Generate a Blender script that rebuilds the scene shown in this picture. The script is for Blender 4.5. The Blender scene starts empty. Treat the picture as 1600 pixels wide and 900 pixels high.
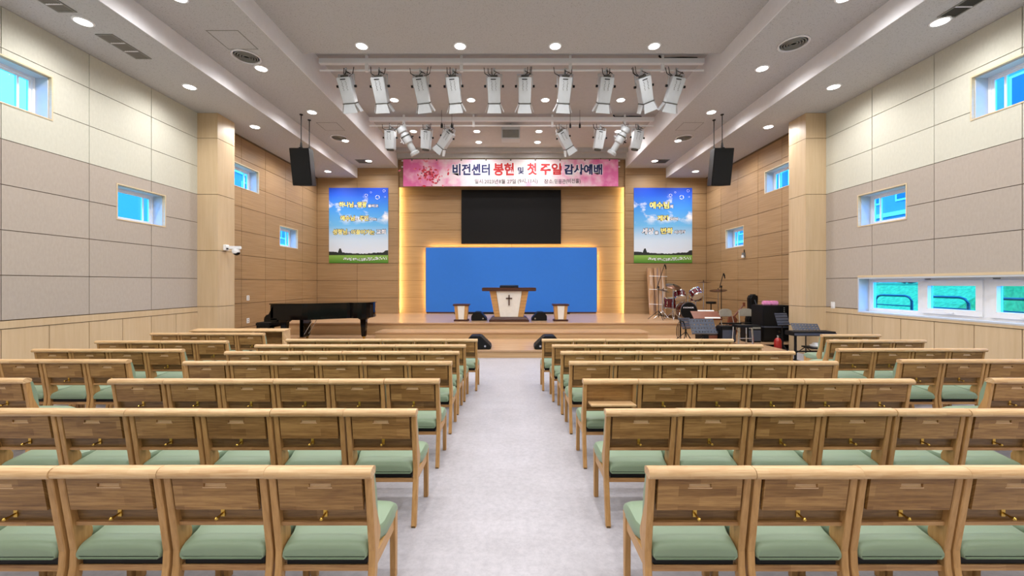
import bpy, bmesh, math, random
from mathutils import Vector, Matrix, Euler
random.seed(7)
S = bpy.context.scene
COL = S.collection
PI = math.pi
R = math.radians

# ------------------------------------------------------------------ camera
CAM_H = 1.78
FPX = 620.0
cd = bpy.data.cameras.new('camera')
cam = bpy.data.objects.new('camera', cd); COL.objects.link(cam)
cam.location = (0, 0, CAM_H); cam.rotation_euler = (PI/2, 0, 0)
cd.sensor_width = 36.0; cd.lens = FPX/1600*36.0
cd.shift_x = 0.5/1600; cd.shift_y = -6.4/1600
cd.clip_start = 0.02; cd.clip_end = 300
S.camera = cam

# ------------------------------------------------------------------ sky
w = bpy.data.worlds.new('sky'); S.world = w; w.use_nodes = True
nt = w.node_tree; nt.nodes.clear()
bg = nt.nodes.new('ShaderNodeBackground'); bg.inputs[0].default_value = (0.35, 0.65, 1.0, 1); bg.inputs[1].default_value = 10.0
wo = nt.nodes.new('ShaderNodeOutputWorld'); nt.links.new(bg.outputs[0], wo.inputs[0])

S.view_settings.view_transform = 'Standard'; S.view_settings.look = 'None'
S.view_settings.gamma = 1.0; S.view_settings.exposure = 0.0
S.view_settings.use_curve_mapping = False
LAMP_W = 142.0        # power of one ceiling downlight
LAMP_C = (1.0, 0.985, 0.975)

# ------------------------------------------------------------------ materials
def lin(c):
    return tuple(((v/255)/12.92 if v/255 <= 0.04045 else ((v/255+0.055)/1.055)**2.4) for v in c)
def base(name, rough=0.6, metal=0.0, spec=0.5):
    m = bpy.data.materials.new(name); m.use_nodes = True
    n = m.node_tree; b = n.nodes['Principled BSDF']
    b.inputs['Roughness'].default_value = rough; b.inputs['Metallic'].default_value = metal
    b.inputs['Specular IOR Level'].default_value = spec
    return m, n, b
def N(n, t): return n.nodes.new('ShaderNode'+t)
def coords(n, scale, rnd=0.0):
    tc = N(n, 'TexCoord'); mp = N(n, 'Mapping'); mp.inputs['Scale'].default_value = scale
    n.links.new(tc.outputs['Object'], mp.inputs['Vector'])
    if rnd:
        oi = N(n, 'ObjectInfo'); ma = N(n, 'Math'); ma.operation = 'MULTIPLY'; ma.inputs[1].default_value = rnd
        n.links.new(oi.outputs['Random'], ma.inputs[0]); n.links.new(ma.outputs[0], mp.inputs['Location'])
    return mp.outputs[0]
def ramp(n, src, stops):
    r = N(n, 'ValToRGB'); el = r.color_ramp.elements
    el[0].position, el[0].color = stops[0][0], (*stops[0][1], 1)
    el[1].position, el[1].color = stops[-1][0], (*stops[-1][1], 1)
    for p, c in stops[1:-1]:
        e = el.new(p); e.color = (*c, 1)
    n.links.new(src, r.inputs[0]); return r.outputs[0]
def noise(n, vec, scale=1.0, detail=4, rough=0.5):
    t = N(n, 'TexNoise'); t.inputs['Scale'].default_value = scale; t.inputs['Detail'].default_value = detail; t.inputs['Roughness'].default_value = rough
    n.links.new(vec, t.inputs['Vector']); return t.outputs['Fac']
def mixc(n, a, b, fac, mode='MIX'):
    m = N(n, 'MixRGB'); m.blend_type = mode
    for i, v in ((0, fac), (1, a), (2, b)):
        if hasattr(v, 'links'): n.links.new(v, m.inputs[i])
        elif i == 0: m.inputs[0].default_value = v
        else: m.inputs[i].default_value = (*v, 1)
    return m.outputs[0]
def varied(n, b, col, amt):
    """small per-piece tone difference"""
    oi = N(n, 'ObjectInfo'); mr = N(n, 'MapRange'); mr.inputs[3].default_value = 1-amt; mr.inputs[4].default_value = 1+amt
    n.links.new(oi.outputs['Random'], mr.inputs[0])
    hs = N(n, 'HueSaturation'); n.links.new(mr.outputs[0], hs.inputs['Value'])
    if hasattr(col, 'links'): n.links.new(col, hs.inputs['Color'])
    else: hs.inputs['Color'].default_value = (*col, 1)
    n.links.new(hs.outputs[0], b.inputs['Base Color'])
def bump(n, b, h, strength=0.1, dist=0.01):
    bp = N(n, 'Bump'); bp.inputs['Strength'].default_value = strength; bp.inputs['Distance'].default_value = dist
    n.links.new(h, bp.inputs['Height']); n.links.new(bp.outputs[0], b.inputs['Normal'])
def plain(name, rgb, rough=0.6, metal=0.0, spec=0.5, grain=0.06):
    m, n, b = base(name, rough, metal, spec); c = lin(rgb)
    f = noise(n, coords(n, (1, 1, 1)), 9, 3)
    n.links.new(ramp(n, f, [(0.3, tuple(v*(1-grain) for v in c)), (0.7, tuple(min(1, v*(1+grain)) for v in c))]), b.inputs['Base Color'])
    return m
def wood(name, a, bcol, scale, rough=0.45, var=0.06, rnd=0.0, spec=0.4):
    m, n, b = base(name, rough, 0, spec)
    v = coords(n, scale, rnd)
    f = noise(n, v, 1.0, 6, 0.62)
    c = ramp(n, f, [(0.3, lin(a)), (0.72, lin(bcol))])
    varied(n, b, c, var); bump(n, b, f, 0.06, 0.004)
    return m
def chairwood(name, cols, rough=0.42, var=0.10):
    """laminated rubberwood: glued staves of differing tone with long grain"""
    m, n, b = base(name, rough, 0, 0.4)
    tc = N(n, 'TexCoord'); sx = N(n, 'SeparateXYZ'); cx = N(n, 'CombineXYZ'); oi = N(n, 'ObjectInfo')
    n.links.new(tc.outputs['Object'], sx.inputs[0])
    k = N(n, 'Math'); k.operation = 'MULTIPLY_ADD'; k.inputs[1].default_value = 7.3
    n.links.new(oi.outputs['Random'], k.inputs[0]); n.links.new(sx.outputs[0], k.inputs[2])
    k2 = N(n, 'Math'); k2.operation = 'ADD'; n.links.new(sx.outputs[2], k2.inputs[0]); n.links.new(sx.outputs[1], k2.inputs[1])
    n.links.new(k.outputs[0], cx.inputs[0]); n.links.new(k2.outputs[0], cx.inputs[1]); n.links.new(oi.outputs['Random'], cx.inputs[2])
    br = N(n, 'TexBrick'); n.links.new(cx.outputs[0], br.inputs['Vector'])
    br.inputs['Scale'].default_value = 1.0; br.inputs['Mortar Size'].default_value = 0.0
    br.inputs['Brick Width'].default_value = 0.29; br.inputs['Row Height'].default_value = 0.046
    br.inputs['Color1'].default_value = (*lin(cols[0]), 1); br.inputs['Color2'].default_value = (*lin(cols[1]), 1)
    br.offset = 0.37; br.inputs['Bias'].default_value = -0.1
    mp = N(n, 'Mapping'); mp.inputs['Scale'].default_value = (5, 85, 30); n.links.new(cx.outputs[0], mp.inputs[0])
    f = noise(n, mp.outputs[0], 1.0, 6, 0.65)
    g = ramp(n, f, [(0.32, lin(cols[2])), (0.62, (1, 1, 1))])
    c = mixc(n, br.outputs['Color'], g, 0.62, 'MULTIPLY')
    varied(n, b, c, var)
    return m
def emit(name, rgb, strength):
    m = bpy.data.materials.new(name); m.use_nodes = True; n = m.node_tree; n.nodes.clear()
    e = N(n, 'Emission'); e.inputs[0].default_value = (*rgb, 1); e.inputs[1].default_value = strength
    o = N(n, 'OutputMaterial'); n.links.new(e.outputs[0], o.inputs[0]); return m

M = {}
def mk_materials():
    # floor: pale grey mottled vinyl
    m, n, b = base('floor_vinyl', 0.38, 0, 0.35)
    v = coords(n, (1, 1, 1))
    f1 = noise(n, v, 1.6, 8, 0.7); f2 = noise(n, v, 22, 6, 0.75)
    c1 = ramp(n, f1, [(0.25, lin((168, 165, 170))), (0.75, lin((186, 183, 189)))])
    c2 = ramp(n, f2, [(0.3, lin((214, 212, 216))), (0.6, (1, 1, 1))])
    n.links.new(mixc(n, c1, c2, 0.6, 'MULTIPLY'), b.inputs['Base Color']); M['floor'] = m
    # ceiling: speckled mineral board
    m, n, b = base('ceiling_board', 0.9, 0, 0.2)
    f = noise(n, coords(n, (1, 1, 1)), 55, 2, 0.5)
    n.links.new(ramp(n, f, [(0.30, lin((158, 157, 156))), (0.42, lin((190, 189, 189)))]), b.inputs['Base Color']); M['ceiling'] = m
    M['ceil_white'] = plain('ceiling_fascia_paint', (226, 224, 227), 0.85, grain=0.02)
    M['ceil_warm'] = plain('warm_fascia_paint', (184, 182, 182), 0.8, grain=0.03)
    for k, a, bb in (('cream', (196, 194, 180), (203, 201, 187)), ('taupe', (172, 161, 150), (179, 168, 157))):
        m, n, b = base(k+'_fabric_panel', 0.92, 0, 0.15)
        f = noise(n, coords(n, (30, 30, 12)), 1.0, 4, 0.6)
        varied(n, b, ramp(n, f, [(0.3, lin(a)), (0.7, lin(bb))]), 0.02); M[k] = m
    M['joint'] = plain('dark_panel_joint', (104, 86, 62), 0.8)
    M['joint_wood'] = plain('brown_panel_joint', (92, 62, 34), 0.8)
    M['maple'] = wood('pale_maple_panel', (194, 168, 132), (206, 182, 148), (14, 14, 0.9), 0.42, 0.02)
    M['oakwall'] = wood('oak_wall_panel', (146, 115, 79), (171, 139, 101), (0.9, 0.9, 34), 0.5, 0.05)
    M['trimwood'] = wood('window_trim_wood', (204, 182, 146), (214, 194, 160), (3, 3, 20), 0.5, 0.02)
    M['stage'] = wood('stage_floor_wood', (176, 140, 106), (200, 165, 130), (1.2, 16, 8), 0.25, 0.04, spec=0.5)
    M['riser'] = wood('stage_riser_wood', (182, 146, 104), (200, 166, 124), (0.8, 5, 26), 0.4, 0.03)
    M['revealpaint'] = plain('window_reveal_paint', (190, 194, 200), 0.6, grain=0.02)
    M['white'] = plain('white_paint', (236, 236, 238), 0.5, grain=0.015)
    M['whiteplastic'] = plain('white_plastic', (232, 232, 232), 0.35, grain=0.02)
    M['lampshell'] = plain('white_fixture_shell', (196, 200, 204), 0.45, grain=0.03)
    M['black'] = plain('black_satin', (13, 13, 14), 0.5, spec=0.25, grain=0.1)
    M['blackgloss'] = plain('black_lacquer', (6, 6, 8), 0.08, spec=0.28, grain=0.1)
    M['screen'] = plain('screen_glass', (25, 24, 25), 0.4, spec=0.15, grain=0.05)
    M['bluefoot'] = plain('blue_board', (54, 122, 218), 0.7, spec=0.2, grain=0.012)
    M['chrome'] = plain('chrome', (200, 202, 205), 0.18, 1.0)
    M['brass'] = plain('brass', (204, 168, 84), 0.28, 1.0)
    M['bronze'] = plain('cymbal_bronze', (92, 62, 44), 0.3, 0.9)
    M['drumred'] = plain('dark_red_lacquer', (84, 14, 18), 0.15)
    M['drumskin'] = plain('pale_drumskin', (226, 214, 196), 0.5)
    M['grey'] = plain('grey_metal', (120, 120, 122), 0.5, 0.3)
    M['vent'] = plain('vent_grey', (128, 126, 120), 0.6)
    M['ventdark'] = plain('vent_slot_dark', (78, 76, 70), 0.8)
    M['stand'] = plain('stand_blue_grey', (62, 66, 78), 0.45)
    M['greychair'] = plain('folding_chair_grey', (164, 156, 142), 0.5)
    M['red'] = plain('extinguisher_red', (150, 26, 20), 0.3)
    M['pink'] = plain('pink_packaging', (232, 152, 200), 0.4, grain=0.15)
    M['paper'] = plain('paper_white', (240, 236, 228), 0.7)
    M['walnut'] = wood('dark_walnut', (62, 34, 24), (84, 48, 34), (4, 4, 30), 0.35, 0.03)
    M['ochre'] = wood('golden_oak', (188, 140, 84), (206, 160, 102), (4, 4, 30), 0.4, 0.03)
    M['ivory'] = plain('ivory_front_panel', (232, 228, 220), 0.6, grain=0.03)
    M['redwood'] = wood('reddish_wood_board', (104, 58, 40), (130, 76, 54), (4, 30, 30), 0.4, 0.03)
    # sage green vinyl
    m, n, b = base('sage_vinyl', 0.42, 0, 0.4)
    f = noise(n, coords(n, (1, 1, 1)), 160, 3)
    varied(n, b, lin((132, 151, 126)), 0.03); bump(n, b, f, 0.05, 0.001); M['green'] = m
    M['cw'] = chairwood('chair_panel_wood', ((144, 106, 58), (180, 140, 86), (140, 102, 58)))
    M['cw_shade'] = chairwood('chair_board_shaded_wood', ((126, 96, 56), (146, 114, 72), (140, 104, 66)))  # panel wood in a darker tone, shade under the desk panel put into the colour
    M['cwl'] = chairwood('chair_rail_wood', ((206, 172, 128), (218, 187, 144), (200, 166, 122)), 0.4, 0.04)
    M['cwf'] = chairwood('chair_frame_wood', ((172, 130, 82), (196, 154, 104), (150, 108, 64)), 0.4, 0.06)
    M['cwleg'] = wood('chair_leg_wood', (164, 121, 70), (194, 151, 97), (60, 60, 5), 0.4, 0.06, 3.0)
    M['slotwood'] = wood('bare_slot_wood', (206, 172, 132), (222, 190, 152), (8, 60, 60), 0.5, 0.02)
    M['cwside'] = wood('chair_side_wood', (170, 127, 76), (194, 151, 97), (60, 5, 60), 0.4, 0.06, 3.0)
    M['lens'] = emit('lamp_glow', (1, 0.98, 0.95), 10.0)
    M['led'] = emit('warm_led_strip', (1.0, 0.78, 0.36), 62.0)
    # architectural glass
    m = bpy.data.materials.new('window_glass'); m.use_nodes = True; n = m.node_tree; n.nodes.clear()
    t = N(n, 'BsdfTransparent'); t.inputs[0].default_value = (0.32, 0.72, 1, 1)
    g = N(n, 'BsdfGlossy'); g.inputs['Roughness'].default_value = 0.02
    lw = N(n, 'LayerWeight'); pw_ = N(n, 'Math'); pw_.operation = 'POWER'; pw_.inputs[1].default_value = 5.0; n.links.new(lw.outputs['Facing'], pw_.inputs[0]); fr = N(n, 'MapRange'); fr.inputs[3].default_value = 0.03; fr.inputs[4].default_value = 0.9; n.links.new(pw_.outputs[0], fr.inputs[0]); mx = N(n, 'MixShader'); o = N(n, 'OutputMaterial')
    n.links.new(fr.outputs[0], mx.inputs[0]); n.links.new(t.outputs[0], mx.inputs[1]); n.links.new(g.outputs[0], mx.inputs[2]); n.links.new(mx.outputs[0], o.inputs[0])
    M['glass'] = m
    M['facade'] = plain('pale_facade', (134, 138, 168), 0.8)
    M['facadewin'] = plain('facade_window', (40, 84, 100), 0.3)
    M['grass'] = plain('grass', (120, 158, 84), 0.95, grain=0.3)
    M['hedge'] = plain('hedge_leaf', (50, 84, 50), 0.9, grain=0.5)
    M['rail'] = plain('railing_grey_blue', (60, 80, 88), 0.5)
    M['navy'] = plain('navy_print', (28, 34, 92), 0.7, grain=0.02)
    M['redprint'] = plain('red_print', (198, 48, 52), 0.7, grain=0.02)
    M['greyprint'] = plain('grey_print', (84, 78, 84), 0.7, grain=0.02)
    M['yellowprint'] = plain('yellow_print', (252, 236, 130), 0.7, grain=0.02)
    M['whiteprint'] = plain('white_print', (246, 244, 250), 0.7, grain=0.02)
    M['outline'] = plain('dark_outline_print', (50, 44, 66), 0.7, grain=0.02)
    M['treeprint'] = plain('dark_tree_print', (30, 34, 30), 0.7, grain=0.1)
    M['petal1'] = plain('crimson_petal_print', (206, 56, 74), 0.7)
    M['petal2'] = plain('pink_petal_print', (236, 130, 150), 0.7)
    M['petal3'] = plain('maroon_petal_print', (120, 30, 60), 0.7)
    # banner ground: white with pink washes at both ends
    m, n, b = base('banner_print', 0.7, 0, 0.2)
    tc = N(n, 'TexCoord'); sx = N(n, 'SeparateXYZ'); n.links.new(tc.outputs['Object'], sx.inputs[0])
    ab = N(n, 'Math'); ab.operation = 'ABSOLUTE'; n.links.new(sx.outputs[0], ab.inputs[0])
    mr = N(n, 'MapRange'); mr.inputs[1].default_value = 1.2; mr.inputs[2].default_value = 4.2; mr.inputs[3].default_value = -0.25; mr.inputs[4].default_value = 0.22
    n.links.new(ab.outputs[0], mr.inputs[0])
    f = noise(n, coords(n, (1, 1, 1)), 2.2, 3); ad = N(n, 'Math'); ad.operation = 'ADD'
    n.links.new(f, ad.inputs[0]); n.links.new(mr.outputs[0], ad.inputs[1])
    n.links.new(ramp(n, ad.outputs[0], [(0.2, lin((238, 230, 232))), (0.42, lin((240, 212, 224))), (0.58, lin((236, 160, 196))), (0.75, lin((222, 112, 168)))]), b.inputs['Base Color']); M['banner'] = m
    # poster picture: meadow under a cloudy blue sky (a printed picture)
    m, n, b = base('poster_print', 0.55, 0, 0.3)
    tc = N(n, 'TexCoord'); sx = N(n, 'SeparateXYZ'); n.links.new(tc.outputs['Generated'], sx.inputs[0])
    sky = ramp(n, sx.outputs[2], [(0.0, lin((70, 120, 34))), (0.108, lin((140, 182, 80))), (0.112, lin((226, 230, 236))), (0.30, lin((206, 222, 238))), (0.5, lin((110, 182, 232))), (0.72, lin((66, 146, 226))), (0.9, lin((36, 92, 214))), (1.0, lin((26, 70, 200)))])
    mp = N(n, 'Mapping'); mp.inputs['Scale'].default_value = (2.2, 1, 4.5); n.links.new(tc.outputs['Generated'], mp.inputs[0])
    cl = noise(n, mp.outputs[0], 1.0, 5, 0.6)
    cm = ramp(n, cl, [(0.535, (0, 0, 0)), (0.64, (1, 1, 1))])
    band = ramp(n, sx.outputs[2], [(0.50, (0, 0, 0)), (0.6, (1, 1, 1)), (0.86, (1, 1, 1)), (0.93, (0, 0, 0))])
    n.links.new(mixc(n, sky, lin((240, 240, 246)), mixc(n, cm, band, 1.0, 'MULTIPLY')), b.inputs['Base Color']); M['poster'] = m
mk_materials()

# ------------------------------------------------------------------ mesh helpers
class MB:
    def __init__(s): s.v = []; s.f = []; s.xf = None
    def add(s, vs, fs):
        o = len(s.v)
        s.v += [tuple(s.xf @ Vector(p)) if s.xf else tuple(p) for p in vs]
        s.f += [tuple(i+o for i in f) for f in fs]; return s
    def box(s, x0, x1, y0, y1, z0, z1):
        return s.add([(x0,y0,z0),(x1,y0,z0),(x1,y1,z0),(x0,y1,z0),(x0,y0,z1),(x1,y0,z1),(x1,y1,z1),(x0,y1,z1)],
                     [(0,3,2,1),(4,5,6,7),(0,1,5,4),(1,2,6,5),(2,3,7,6),(3,0,4,7)])
    def hexa(s, bot, top):
        return s.add(list(bot)+list(top), [(3,2,1,0),(4,5,6,7),(0,1,5,4),(1,2,6,5),(2,3,7,6),(3,0,4,7)])
    def prism(s, prof, x0, x1, axis='x'):
        n = len(prof)
        def P(a, b, t): return {'x': (t, a, b), 'y': (a, t, b), 'z': (a, b, t)}[axis]
        return s.add([P(a, b, x0) for a, b in prof]+[P(a, b, x1) for a, b in prof],
                     [tuple(range(n))[::-1], tuple(range(n, 2*n))]+[(i, (i+1) % n, n+(i+1) % n, n+i) for i in range(n)])
    def tube(s, pts, r, n=8):
        pts = [Vector(p) for p in pts]; rs = r if isinstance(r, (list, tuple)) else [r]*len(pts)
        vs = []; fs = []
        for i, p in enumerate(pts):
            d = (pts[min(i+1, len(pts)-1)]-pts[max(i-1, 0)]).normalized()
            a = Vector((0, 0, 1)) if abs(d.z) < 0.9 else Vector((1, 0, 0))
            u = d.cross(a).normalized(); q = d.cross(u)
            for k in range(n):
                t = 2*PI*k/n; vs.append(p+(u*math.cos(t)+q*math.sin(t))*rs[i])
        for i in range(len(pts)-1):
            for k in range(n): fs.append((i*n+k, i*n+(k+1) % n, (i+1)*n+(k+1) % n, (i+1)*n+k))
        fs.append(tuple(range(n))[::-1]); fs.append(tuple(range((len(pts)-1)*n, len(pts)*n)))
        return s.add(vs, fs)
    def lathe(s, prof, n=20, c=(0, 0, 0)):
        """prof of (radius, z) around local z"""
        vs = []; fs = []; m = len(prof)
        for r, z in prof:
            for k in range(n): vs.append((c[0]+r*math.cos(2*PI*k/n), c[1]+r*math.sin(2*PI*k/n), c[2]+z))
        for i in range(m-1):
            for k in range(n): fs.append((i*n+k, i*n+(k+1) % n, (i+1)*n+(k+1) % n, (i+1)*n+k))
        fs.append(tuple(range(n))[::-1]); fs.append(tuple(range((m-1)*n, m*n)))
        return s.add(vs, fs)
    def build(s, name, mat, parent=None, smooth=False, bevel=0.0, seg=2):
        me = bpy.data.meshes.new(name); me.from_pydata(s.v, [], s.f)
        bm = bmesh.new(); bm.from_mesh(me)
        bmesh.ops.recalc_face_normals(bm, faces=bm.faces)
        if bevel: bmesh.ops.bevel(bm, geom=[e for e in bm.edges if e.calc_face_angle(0) > 0.5], offset=bevel, segments=seg, affect='EDGES', clamp_overlap=True)
        bm.to_mesh(me); bm.free()
        me.materials.append(M[mat] if isinstance(mat, str) else mat)
        if smooth:
            for p in me.polygons: p.use_smooth = True
            me.set_sharp_from_angle(angle=R(40)) if hasattr(me, 'set_sharp_from_angle') else None
        o = bpy.data.objects.new(name, me); COL.objects.link(o)
        if parent: o.parent = parent
        return o
def box(name, mat, parent, x0, x1, y0, y1, z0, z1, bevel=0.0):
    return MB().box(x0, x1, y0, y1, z0, z1).build(name, mat, parent, bevel=bevel)
def tag(o, label, cat, group=None):
    o['label'] = label; o['category'] = cat
    if group: o['group'] = group
    return o
def thing(name, label, cat, loc=(0, 0, 0), rz=0.0, group=None):
    o = bpy.data.objects.new(name, None); o.empty_display_size = 0.1; COL.objects.link(o)
    o.location = loc; o.rotation_euler = (0, 0, rz); return tag(o, label, cat, group)
def struct(o): o['kind'] = 'structure'; return o
def sempty(name): return struct(bpy_empty(name))
def bpy_empty(name):
    o = bpy.data.objects.new(name, None); COL.objects.link(o); return o
def copy_tree(o, parent=None):
    c = o.copy(); COL.objects.link(c); c.parent = parent
    for ch in list(o.children): copy_tree(ch, c)
    return c
def minus(rect, holes):
    """rectangle (a0,a1,z0,z1) minus rectangular holes, as rectangles"""
    out = [rect]
    for h in holes:
        nxt = []
        for r in out:
            a0, a1, z0, z1 = r
            if h[0] >= a1 or h[1] <= a0 or h[2] >= z1 or h[3] <= z0: nxt.append(r); continue
            if h[0] > a0: nxt.append((a0, h[0], z0, z1))
            if h[1] < a1: nxt.append((h[1], a1, z0, z1))
            b0, b1 = max(a0, h[0]), min(a1, h[1])
            if h[2] > z0: nxt.append((b0, b1, z0, h[2]))
            if h[3] < z1: nxt.append((b0, b1, h[3], z1))
        out = nxt
    return [r for r in out if r[1]-r[0] > 1e-4 and r[3]-r[2] > 1e-4]
ORD = ['first', 'second', 'third', 'fourth', 'fifth', 'sixth', 'seventh', 'eighth', 'ninth', 'tenth']
def px(x, d): return (x-799.5)*d/FPX
def pz(y, d): return CAM_H-(y-443.6)*d/FPX

# ------------------------------------------------------------------ room
W = 7.9; D = 16.1; BACK = -4.0
ROWS = [1.21, 1.915, 2.62, 3.325, 4.03, 4.735, 5.44, 6.08]
Z_OUT, Z_MID, Z_CEN, Z_REC = 6.08, 6.48, 6.86, 7.19
X_OUT, X_IN, Y_REC = 6.27, 4.63, 8.75
struct(box('floor', 'floor', None, -8.3, 8.3, BACK-0.2, 17.0, -0.2, 0.0))
ceil = struct(box('ceiling', 'ceiling', None, -X_IN, X_IN, BACK-0.2, Y_REC, Z_CEN, 7.7))
box('recess_ceiling', 'ceil_warm', ceil, -X_IN, X_IN, Y_REC, 16.9, Z_REC, 7.7)
for s in (-1, 1):
    a, b = sorted((s*X_IN, s*X_OUT)); box('middle_ceiling_band', 'ceiling', ceil, a, b, BACK-0.2, 16.9, Z_MID, 7.7)
    a, b = sorted((s*X_OUT, s*8.3)); box('outer_ceiling_band', 'ceiling', ceil, a, b, BACK-0.2, 16.9, Z_OUT, 7.7)
    a, b = sorted((s*(X_OUT-0.012), s*X_OUT)); box('ceiling_fascia', 'ceil_white', ceil, a, b, BACK, D, Z_OUT, Z_MID)
    a, b = sorted((s*(X_IN-0.012), s*X_IN)); box('ceiling_fascia', 'ceil_white', ceil, a, b, BACK, Y_REC, Z_MID, Z_CEN)
    box('ceiling_fascia', 'ceil_white', ceil, a, b, Y_REC, D, Z_MID, Z_REC)
    a, b = sorted((s*(W-0.03), s*(W-0.002))); box('shadow_gap', 'joint', ceil, a, b, 10.6, D-0.03, Z_OUT-0.035, Z_OUT+0.01)
box('curtain_fascia', 'ceil_warm', ceil, -X_IN+0.012, X_IN-0.012, 15.75, 16.4, 7.03, Z_REC)
box('curtain_fascia', 'ceil_warm', ceil, -X_IN+0.012, X_IN-0.012, 15.95, 16.4, 6.84, 7.03)

# windows: (y0, y1, z0, z1)
WIN = [(5.70, 6.83, 4.58, 5.34), (7.93, 9.06, 3.07, 3.80), (11.25, 12.40, 4.58, 5.28), (13.50, 14.65, 3.06, 3.78)]
STRIP = (3.3, 9.05, 1.13, 1.97)
def side_wall(s, name):
    holes = WIN + ([STRIP] if s > 0 else [])
    def slab(mb, r, t0, t1):
        a, b = sorted((s*t0, s*t1)); mb.box(a, b, r[0], r[1], r[2], r[3])
    mb = MB()
    for r in minus((BACK, 10.0, 0, 7.6), holes): slab(mb, r, W+0.022, 8.28)
    wall = struct(mb.build(name, 'joint', None))
    mb = MB()
    for r in minus((10.0, 16.9, 0, 7.6), holes): slab(mb, r, W+0.022, 8.28)
    mb.build('backing_board', 'joint_wood', wall)
    g = 0.006
    # hall fabric panels
    ys = [9.98-1.28*k for k in range(0, 7)]+[BACK]
    for k in range(7):
        for j in range(7):
            rs = minus((ys[k+1]+g, ys[k]-g, ROWS[j]+g, min(ROWS[j+1], 6.2)-g), holes)
            if not rs: continue
            mb = MB()
            for r in rs: slab(mb, r, W, W+0.03)
            mb.build('fabric_panel', 'taupe' if j < 4 else 'cream', wall)
    # wainscot boards and cap
    ys = [9.98-0.64*k for k in range(0, 13)]+[BACK]
    for k in range(13): 
        mb = MB(); slab(mb, (ys[k+1]+g, ys[k]-g, 0.09, 1.07), W, W+0.03); mb.build('wainscot_board', 'maple', wall)
    mb = MB()
    for r in minus((BACK, 9.98, 1.082, 1.20), holes): slab(mb, r, W-0.008, W+0.03)
    mb.build('dado_rail', 'maple', wall)
    # oak panels beyond the pier
    ys = [D, 14.98, 13.86, 12.73, 11.60, 10.45]
    zz = [0.5]+ROWS
    for k in range(5):
        for j in range(8):
            rs = minus((ys[k+1]+g, ys[k]-g, zz[j]+g, zz[j+1]-(g if j < 7 else 0.04)), holes)
            mb = MB()
            for r in rs: slab(mb, r, W, W+0.03)
            mb.build('oak_panel', 'oakwall', wall)
    mb = MB(); slab(mb, (10.45, D, 0.0, 0.49), W, W+0.03); mb.build('oak_panel', 'oakwall', wall)
    a, b = sorted((s*(W-0.012), s*(W+0.02)))
    struct(box('baseboard_left' if s < 0 else 'baseboard_right', 'walnut', None, a, b, BACK, 9.96, 0, 0.085))
    # pier
    a, b = sorted((s*7.41, s*(W+0.02)))
    pier = struct(box('trim_1' if s < 0 else 'trim_2', 'joint', None, a, b, 10.0, 10.56, 0, Z_OUT))
    zz = [0.0, 1.21, 2.62, 4.03, 5.44, Z_OUT]
    for j in range(5):
        a, b = sorted((s*7.39, s*W)); box('pier_panel', 'maple', pier, a, b, 9.97, 9.995, zz[j]+g, zz[j+1]-g)
        a, b = sorted((s*7.39, s*7.405)); box('pier_panel', 'maple', pier, a, b, 9.997, 10.58, zz[j]+g, zz[j+1]-g)
    return wall
side_wall(-1, 'wall_left'); side_wall(1, 'wall_right')
bw = struct(box('wall_rear', 'cream', None, -8.28, 8.28, BACK-0.2, BACK, 0, 7.6))

def frame_rects(mb, s, y0, y1, z0, z1, t, xa, xb):
    a, b = sorted((s*xa, s*xb))
    mb.box(a, b, y0, y1, z0, z0+t); mb.box(a, b, y0, y1, z1-t, z1)
    mb.box(a, b, y0, y0+t, z0+t, z1-t); mb.box(a, b, y1-t, y1, z0+t, z1-t)
wn = [0]
def window(s, r):
    wn[0] += 1
    y0, y1, z0, z1 = r
    win = sempty('window_%d' % wn[0])
    mb = MB(); frame_rects(mb, s, y0, y1, z0, z1, 0.022, W-0.008, W+0.05); mb.build('casing', 'trimwood', win)
    mb = MB(); frame_rects(mb, s, y0, y1, z0, z1, 0.035, W+0.05, 8.16); mb.build('reveal', 'revealpaint', win)
    mb = MB(); frame_rects(mb, s, y0+0.02, y1-0.02, z0+0.02, z1-0.02, 0.055, 8.16, 8.24); mb.build('window_frame', 'white', win)
    mb = MB(); frame_rects(mb, s, y0+0.075, y1-0.075, z0+0.075, z1-0.075, 0.035, 8.18, 8.22)
    a, b = sorted((s*8.18, s*8.22)); mb.box(a, b, y1-0.27, y1-0.24, z0+0.11, z1-0.11); mb.build('sash', 'white', win)
    a, b = sorted((s*8.195, s*8.205)); box('pane', 'glass', win, a, b, y0+0.1, y1-0.255, z0+0.1, z1-0.1); box('pane', 'glass', win, a, b, y1-0.255, y1-0.1, z0+0.1, z1-0.1)
for s in (-1, 1):
    for r in WIN: window(s, r)
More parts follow.
